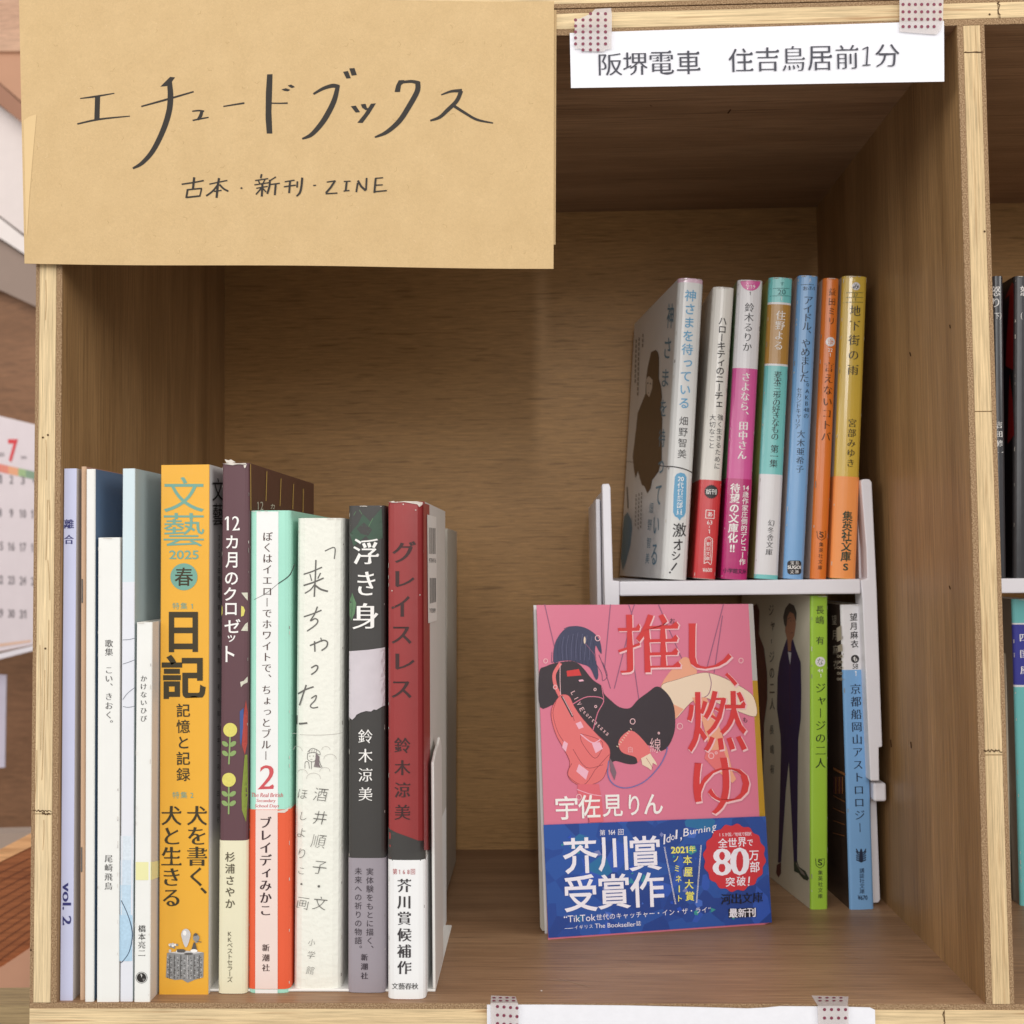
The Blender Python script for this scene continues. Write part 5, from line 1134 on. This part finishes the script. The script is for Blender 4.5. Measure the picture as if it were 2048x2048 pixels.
I.poly([Q2(438, 462), Q2(470, 457), Q2(488, 503), Q2(460, 506)], mk_); I.poly([Q2(478, 440), Q2(512, 438), Q2(527, 483), Q2(494, 487)], mk_)
I.poly([Q2(488, 684), Q2(520, 680), Q2(548, 722), Q2(520, 725)], mk_); I.poly([Q2(552, 672), Q2(583, 668), Q2(592, 694), Q2(608, 700), Q2(585, 710), Q2(562, 694)], mk_)
I.poly([Q2(618, 668), Q2(650, 665), Q2(610, 730), Q2(564, 792), Q2(530, 790), Q2(575, 735)], mk_)
I.poly([Q2(797, 517), Q2(832, 515), Q2(836, 530), Q2(812, 548), Q2(805, 592), Q2(770, 592), Q2(780, 550)], mk_)
S2([5, 6, 8], (815, 530), (880, 524), (925, 535)); S2([10, 10.5, 10.5, 10, 8, 3], (920, 537), (915, 590), (860, 690), (800, 780), (720, 850), (645, 883))
S2([2.5, 5, 7.5], (1072, 610), (1135, 588), (1198, 584)); S2([8, 8, 8, 6.5, 3.5], (1197, 590), (1170, 650), (1110, 710), (1060, 755), (1002, 776)); S2([6, 5.5, 5, 2.5], (1150, 680), (1220, 725), (1300, 770), (1403, 792))
for w_, pts in ((3, [(1172, 1186), (1240, 1176), (1310, 1163)]), (4.6, [(1250, 1145), (1243, 1215)]), (4, [(1208, 1222), (1200, 1272)]), (3, [(1205, 1222), (1290, 1214), (1297, 1218), (1287, 1262)]), (3.4, [(1203, 1271), (1286, 1262)]),
    (2.6, [(1350, 1185), (1462, 1162)]), (4.6, [(1410, 1150), (1402, 1200), (1395, 1270)]), (3.6, [(1402, 1190), (1370, 1230), (1330, 1260)]), (3.6, [(1415, 1190), (1440, 1215), (1468, 1230)]), (2.6, [(1380, 1232), (1425, 1226)]),
    (3.6, [(1684, 1124), (1680, 1145)]), (2.4, [(1645, 1162), (1725, 1150)]), (2.6, [(1665, 1165), (1672, 1180)]), (2.6, [(1705, 1158), (1695, 1178)]), (2.4, [(1640, 1190), (1738, 1175)]), (2.4, [(1652, 1212), (1722, 1200)]), (4.2, [(1690, 1182), (1686, 1262)]), (3, [(1684, 1210), (1650, 1250)]), (2.6, [(1695, 1215), (1712, 1235)]),
    (2.6, [(1775, 1140), (1740, 1162)]), (4, [(1738, 1160), (1735, 1200), (1722, 1245)]), (2.6, [(1738, 1188), (1800, 1180)]), (4, [(1775, 1188), (1770, 1253)]),
    (2.4, [(1835, 1170), (1895, 1160)]), (2.6, [(1830, 1202), (1903, 1192)]), (4, [(1868, 1165), (1862, 1240)]), (3.4, [(1915, 1170), (1913, 1205)])):
    I.stroke([Q1(*p) for p in pts], w_, mk_)
S1([2, 4, 2], (1550, 1211), (1554, 1211), (1560, 1211)); S2([4.4, 4.4, 4.4, 3], (175, 1147), (170, 1200), (160, 1240), (140, 1262)); S2(2.4, (248, 1194), (262, 1193))
for w_, pts in ((2.4, [(335, 1172), (388, 1164)]), (4.0, [(385, 1166), (360, 1205), (330, 1240)]), (2.6, [(328, 1247), (400, 1243)]), (2.2, [(445, 1168), (485, 1166)]), (4, [(462, 1168), (455, 1228)]), (2.4, [(443, 1230), (478, 1226)]),
    (3.6, [(532, 1180), (524, 1234)]), (4.2, [(535, 1165), (555, 1200), (582, 1225)]), (3.6, [(590, 1148), (586, 1222)]), (4, [(648, 1152), (640, 1238)]), (2.2, [(645, 1148), (695, 1144)]), (2.4, [(645, 1192), (692, 1190)]), (2.6, [(640, 1234), (718, 1227)])):
    I.stroke([Q2(*p) for p in pts], w_, mk_, smooth=False)
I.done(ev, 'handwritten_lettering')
WPAP = mat('white_office_paper', (238, 238, 244), 0.8, 0.2, bump=0.1, scale=200)
ls = thing('paper_sign', 'white paper strip with printed black Japanese station directions', 'sign', P(1514, 110, -0.0012))
sheet('paper_strip', [(1139.5, 66), (1888, 42), (1888.5, 163), (1142, 176)], -0.0016, 0.0002, WPAP, ls, wav=0.0001)
I = Ink(Face((0, -0.0019, 0), (0, -1, 0)))
gk = mat('toner_grey', (70, 70, 80), 0.6)
def Q3(x, y): return (1100 + x / 3.22, y / 3.22)
def Q4(x, y): return (1448 + x / 3.22, y / 3.22)
for ch, p, w_, h_ in (('阪', Q3(390, 415), 152, 145), ('堺', Q3(550, 410), 160, 150), ('電', Q3(720, 405), 155, 145), ('車', Q3(892, 402), 150, 155), ('住', Q4(108, 388), 158, 155), ('吉', Q4(280, 382), 148, 158), ('鳥', Q4(447, 377), 145, 165), ('居', Q4(617, 375), 155, 160), ('前', Q4(792, 367), 145, 158), ('分', Q4(1052, 358), 158, 150)):
    I.fit(ch, p[0], p[1], w_ / 3.22, h_ / 3.22, gk, 'mt', ang=0.02)
I.stroke([Q4(925, 305), Q4(918, 415)], 3.4, gk, smooth=False); I.stroke([Q4(893, 318), Q4(924, 303)], 2.2, gk, smooth=False); I.stroke([Q4(893, 421), Q4(942, 418)], 2.2, gk, smooth=False)
I.done(ls, 'printed_lettering')
ls2 = thing('paper_sign', 'white paper strip taped below the cubby at the bottom edge of the photo', 'sign', P(1360, 2020, -0.0012))
ol = [(974, 2009.5), (1100, 2009.5), (1250, 2011), (1400, 2014.5), (1495, 2017), (1530, 2015.5), (1560, 2012.5), (1640, 2013), (1700, 2014), (1740, 2015), (1750, 2020), (1752, 2110), (974, 2110)]
slab('paper_strip', [P(x, y, -0.0014) for x, y in ol], 0.0002, WPAP, ls2, (0, -1, 0))
# washi tapes: semi-transparent with maroon dots
wt = bpy.data.materials.new('washi_tape'); wt.use_nodes = True; nt = wt.node_tree; pb = nt.nodes['Principled BSDF']; pb.inputs['Base Color'].default_value = lin((228, 220, 218)); pb.inputs['Roughness'].default_value = 0.5
tr = nt.nodes.new('ShaderNodeBsdfTransparent'); ms = nt.nodes.new('ShaderNodeMixShader'); tcx = nt.nodes.new('ShaderNodeTexCoord'); nz = nt.nodes.new('ShaderNodeTexNoise'); nz.inputs['Scale'].default_value = 300
nt.links.new(tcx.outputs['Object'], nz.inputs['Vector']); mr = nt.nodes.new('ShaderNodeMapRange'); mr.inputs['To Min'].default_value = 0.3; mr.inputs['To Max'].default_value = 0.7; nt.links.new(nz.outputs['Fac'], mr.inputs['Value'])
nt.links.new(mr.outputs[0], ms.inputs[0]); nt.links.new(tr.outputs[0], ms.inputs[1]); nt.links.new(pb.outputs[0], ms.inputs[2]); nt.links.new(ms.outputs[0], nt.nodes['Material Output'].inputs['Surface'])
dot = mat('maroon_dot_ink', (128, 56, 76), 0.5)
def tape(label, outl, dots, Y=-0.0024, flo=None, fdots=None):
    t = thing('washi_tape', label, 'tape', P(outl[0][0], outl[0][1], Y), 'dotted tapes holding the paper strips')
    slab('tape_strip', [P(x, y, Y) for x, y in outl], 0.00008, wt, t, (0, -1, 0))
    k = Ink(Face((0, Y, 0), (0, -1, 0))); k.lv = 0.00006
    for x, y in dots: k.disc(x, y, 3.3, dot, n=10)
    if flo:
        slab('tape_fold', [PZ(x, y, 0.00012) for x, y in flo], 0.00008, wt, t, (0, 0, 1))
        k.lv = 0.00012
        ff = Face((0, 0, 0.00012), (0, 0, 1))
        for x, y in fdots: k.disc(x, y, 3.6, dot, ff, ry=1.5, n=8)
    k.done(t, 'printed_dots')
tape('dotted washi tape with torn top corner at the left end of the station strip', [(1149, 38), (1160, 37), (1182, 27), (1190, 18), (1222, 16), (1224, 30), (1223, 98), (1212, 99), (1207, 103), (1165, 102), (1160, 97), (1150, 98)],
     [(1181, 27.5), (1196, 27.5), (1211, 27.5)] + [(1151 + c * 15, 40 + r * 12) for r in range(5) for c in range(5)] + [(1166 + c * 15, 100) for c in range(3)])
tape('dotted washi tape over the right end of the station strip', [(1799, -6), (1887, -6), (1886, 42), (1882, 60), (1873, 69), (1830, 66), (1799, 63)], [(1806 + c * 12.4, 9 + r * 14.8) for r in range(4) for c in range(7)][:27])
tape('dotted washi tape at the left end of the bottom strip', [(981, 2006), (1036, 2006), (1037, 2080), (982, 2080)], [(995 + c * 13, 2013 + r * 17 + c) for r in range(4) for c in range(4)], flo=[(982, 1991), (1031, 1993), (1036, 2007), (981, 2007)], fdots=[(988 + c * 13, 1996 + r * 6) for r in range(2) for c in range(4)])
tape('dotted washi tape at the right end of the bottom strip', [(1635, 2012), (1697, 2012), (1697, 2080), (1638, 2080)], [(1649 + c * 14, 2019 + r * 17) for r in range(4) for c in range(4)], flo=[(1623, 1991), (1697, 1993), (1695, 2013), (1637, 2013)], fdots=[(1640 + c * 14, 1996 + r * 6) for r in range(2) for c in range(4)])
# ================================================================== RIGHT NEIGHBOUR CUBBY
bkj = mat('black_gloss_jacket', (52, 52, 56), 0.22, 0.5, 0.4); rds = mat('red_shape_ink', (150, 34, 36), 0.3)
GR = 'books in the neighbouring cubby on the right'
xpR = W + T
n_rz = 0.1614
b = Book('black paperback with white title on the upper tier of the right cubby', (1990, 1158), (2015, 1158), (1985, 552), (2007, 552), 0.105, Y=0.100, cover=bkj, left=bkj, right=bkj, r=0.0014, b=0.0005, t=0.0003, group=GR)
I = b.ink
I.fit('怒', 1992, 582, 17, 20, WHITE, 'm'); I.fit('り', 1992, 605, 12, 18, WHITE, 'm'); I.fit('下', 1994, 632, 9, 12, WHITE); I.fit(')', 2001, 632, 3, 14, WHITE)
I.col('吉田修一', 1998, 850, 2000, 905, 14, WHITE, 'm')
b.done()
b = Book('black paperback with red jagged marks at the right edge of the photo', (2027, 1158), (2066, 1158), (2030, 552), (2066, 552), 0.105, Y=0.100, cover=bkj, left=mat('black_red_side', (40, 34, 36), 0.3), right=bkj, r=0.0014, b=0.0005, t=0.0003, group=GR)
I = b.ink
I.fit('怒', 2049, 582, 17, 20, WHITE, 'm'); I.fit('(', 2043, 632, 3, 14, WHITE)
lf = b.lf; I.lv = 0.0002
I.poly([(2025, 565), (2028, 568), (2027, 740), (2012, 732), (2014, 680), (2020, 590), (2010, 598)], rds, lf); I.poly([(2020, 748), (2026, 800), (2029, 870), (2016, 888), (2018, 800)], rds, lf)
b.done()
rs2 = thing('shelf_riser', 'white riser edge in the right cubby cut off by the photo edge', 'riser', (xpR + 0.06, 0.104, 0))
zt2, zb2 = P(2030, 1157, 0.1).z, P(2030, 1186, 0.1).z
bevel(box('shelf_plate', (xpR + 0.006, xpR + 0.12, 0.100, 0.195, zt2 - 0.0025, zt2), RW, rs2), 0.0004)
bevel(box('front_rail', (xpR + 0.006, xpR + 0.12, 0.0985, 0.1035, zb2, zt2 + 0.0001), RW, rs2), 0.0006)
for x in (xpR + 0.006, xpR + 0.117): bevel(box('leg', (x, x + 0.003, 0.100, 0.195, 0.0002, zb2), RW, rs2), 0.0004)
aq2 = mat('aqua_jacket_soft', (112, 190, 190), 0.25, 0.4, 0.3); ind = mat('indigo_zone', (58, 60, 150), 0.3)
b = Book('aqua paperback with indigo block low in the right cubby', (2042, 1812), (2080, 1812), (2024, 1198), (2064, 1198), 0.095, zones=[(1246, aq2), (1249, uw), (1370, ind), (1374, uw), (None, aq2)], cover=aq2, left=mat('grey_photo_cover', (120, 112, 100), 0.3, var=0.3, scale=60), right=uw, r=0.0012, b=0.0003, t=0.0003, group=GR)
b.ink.col('四国屋', 2047, 1275, 2049, 1340, 18, WHITE, 'm'); b.done()
b = Book('pale thin paperback leaning on the divider in the right cubby', (2018, 1800), (2022, 1800), (2010, 1200), (2015, 1200), 0.100, cover=cov, left=cov, right=mat('grey_photo_cover', (120, 112, 100), 0.3, var=0.3, scale=60), r=0.0004, b=0, t=0.0003, group=GR)
b.done()
# ================================================================== ROOM SEEN PAST THE LEFT SIDE
GBK = mat('room_wood_brown', (150, 108, 80), 0.5)
wd = wood('cabinet_brown_wood', (132, 94, 66), (152, 110, 80), (96, 66, 46), 'X', 500, 12, 0.1, 0.5, 0.4, 3)
wdp_ = wood('beam_pinkish_wood', (198, 156, 128), (212, 172, 142), (170, 128, 100), 'X', 500, 10, 0.1, 0.5, 0.3, 6)
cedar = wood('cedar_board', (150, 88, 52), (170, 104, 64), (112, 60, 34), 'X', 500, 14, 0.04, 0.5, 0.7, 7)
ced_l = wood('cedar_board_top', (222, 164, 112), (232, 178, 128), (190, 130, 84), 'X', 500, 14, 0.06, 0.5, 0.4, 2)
def slabpx(name, pts, Y, th, m, parent): return slab(name, [P(x, y, Y) for x, y in pts], th, m, parent, (0, -1, 0))
YB = 0.95
cb = thing('wall_cabinet', 'brown wooden cabinet side far behind on the left', 'cabinet', P(30, 1400, YB))
slabpx('side_panel', [(-260, 560), (130, 560), (130, 2300), (-260, 2300)], YB, 0.02, wd, cb)
slabpx('top_panel', [(-260, -200), (130, -200), (130, 555), (-260, 555)], YB + 0.005, 0.02, mat('wall_plaster', (176, 152, 136), 0.8), cb)
bm_ = thing('wooden_beam', 'pinkish wooden beam at the top left corner', 'beam', P(20, 90, YB - 0.06))
slabpx('beam_face', [(-260, -200), (130, -200), (130, 102), (-260, 102)], YB - 0.060, 0.02, wdp_, bm_)
slabpx('beam_underside', [(-260, 102), (130, 102), (130, 285), (45, 205), (0, 166), (-260, -60)], YB - 0.055, 0.02, mat('beam_side_tan', (190, 142, 112), 0.6), bm_)
slabpx('beam_lip', [(-200, 0), (0, 168), (45, 208), (130, 284), (130, 320), (45, 246), (0, 210), (-200, 50)], YB - 0.058, 0.008, mat('beam_lip_brown', (158, 112, 88), 0.6), bm_)
lp = thing('white_lampshade', 'blurred white curved shade below the wooden beam', 'lamp shade', P(10, 340, YB - 0.03))
slabpx('shade', [(-260, 0), (0, 212), (45, 246), (130, 322), (130, 500), (45, 466), (0, 432), (-260, 300)], YB - 0.03, 0.01, mat('shade_white', (226, 214, 210), 0.6), lp)
slabpx('shade_rim', [(-260, 306), (0, 436), (46, 472), (130, 508), (130, 545), (46, 506), (0, 476), (-260, 360)], YB - 0.032, 0.01, mat('shade_rim_white', (232, 222, 218), 0.5), lp)
slabpx('shade_foot', [(-260, 365), (0, 480), (46, 510), (130, 550), (130, 640), (0, 580), (-260, 520)], YB - 0.02, 0.01, mat('shade_foot_taupe', (150, 130, 118), 0.6), lp)
YC = 0.72
cl = thing('wall_calendar', 'blurred monthly calendar with a red seven at the left edge', 'calendar', P(20, 1060, YC))
cpap = mat('calendar_paper', (224, 212, 216), 0.7)
slabpx('calendar_page', [(-180, 790), (0, 832), (66, 848), (120, 861), (120, 1284), (62, 1290), (0, 1303), (-180, 1340)], YC, 0.002, cpap, cl)
I = Ink(Face((0, YC, 0), (0, -1, 0))); I.lv = 0.0004
I.fit('7', 26, 901, 17, 42, mat('calendar_red', (216, 70, 76), 0.6), 'gx')
for x0, x1, c in ((-20, 0, (222, 120, 112)), (0, 17, (226, 138, 120)), (17, 37, (230, 166, 128)), (37, 52, (160, 184, 136)), (52, 80, (134, 158, 134))): I.poly([(x0, 928 + x0 * .22), (x1, 928 + x1 * .22), (x1, 944 + x1 * .22), (x0, 944 + x0 * .22)], mat('calendar_strip_%d' % x0, c, 0.6))
cg = mat('calendar_grey', (140, 132, 136), 0.6)
for r, row in enumerate((('1', '2', '3', '4'), ('8', '9', '10', '11'), ('15', '16', '17', '18'), ('22', '23', '24', '25'), ('29', '30', '31', ''))):
    for c, s_ in enumerate(row):
        if s_: I.fit(s_, 0 + c * 23, 958 + r * 67 + c * 1.2, 5.5 * len(s_) + 1, 16, cg, 'gx')
I.fit('2025', 3, 909, 12, 7, cg, 'gb'); I.fit('July', 48, 915, 12, 7, cg, 'gb'); I.poly([(-20, 1290), (62, 1280), (62, 1284), (-20, 1296)], mat('calendar_strip_low', (226, 186, 160), 0.6))
I.done(cl, 'printed_dates')
slabpx('calendar_tray', [(-180, 1346), (0, 1307), (62, 1292), (120, 1284), (120, 1296), (62, 1302), (0, 1318), (-180, 1356)], YC - 0.004, 0.012, mat('tray_white', (232, 226, 232), 0.4), cl)
pp_ = thing('hanging_paper', 'pale lilac sheet hanging below the calendar', 'paper', P(5, 1440, YC + 0.03))
slabpx('sheet', [(-150, 1340), (12, 1350), (9, 1535), (-150, 1545)], YC + 0.03, 0.002, mat('pale_lilac_sheet', (206, 198, 214), 0.7), pp_)
YD = 0.30
dr = thing('wooden_drawer', 'orange cedar drawer side with dark grain lines at the lower left', 'drawer', P(20, 1820, YD))
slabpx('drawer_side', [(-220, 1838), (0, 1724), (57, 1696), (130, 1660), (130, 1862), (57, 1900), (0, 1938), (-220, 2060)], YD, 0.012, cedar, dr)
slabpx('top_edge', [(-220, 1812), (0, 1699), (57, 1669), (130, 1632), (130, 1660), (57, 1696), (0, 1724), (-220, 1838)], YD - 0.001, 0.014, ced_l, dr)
I = Ink(Face((0, YD, 0), (0, -1, 0))); I.lv = 0.0006
for k in range(11): I.stroke([(-5, 1748 + k * 17.5), (60, 1716 + k * 16)], 1.6, mat('cedar_groove', (108, 58, 34), 0.6), smooth=False)
I.done(dr, 'grain_groove')
bs = thing('side_table', 'pinkish brown table surface under the cedar drawer', 'table', P(20, 1980, YD - 0.02))
slabpx('table_front', [(-300, 2070), (0, 1936), (57, 1898), (130, 1850), (130, 2012), (-300, 2012)], YD - 0.005, 0.02, mat('table_pink_brown', (196, 146, 118), 0.6), bs)
slabpx('table_edge', [(-300, 2013), (130, 2010), (130, 2200), (-300, 2200)], 0.06, 0.02, wood('table_edge_wood', (166, 142, 104), (180, 156, 116), (140, 116, 82), 'X', 900, 20, 0.05, 0.6, 0.4, 4), bs)
lg_ = thing('low_partition', 'taupe ledge between the hanging sheet and the cedar drawer', 'ledge', P(20, 1680, 0.45))
slabpx('ledge', [(-220, 1672), (130, 1664), (130, 1760), (-220, 1800)], 0.45, 0.02, mat('ledge_taupe', (170, 150, 136), 0.6), lg_)
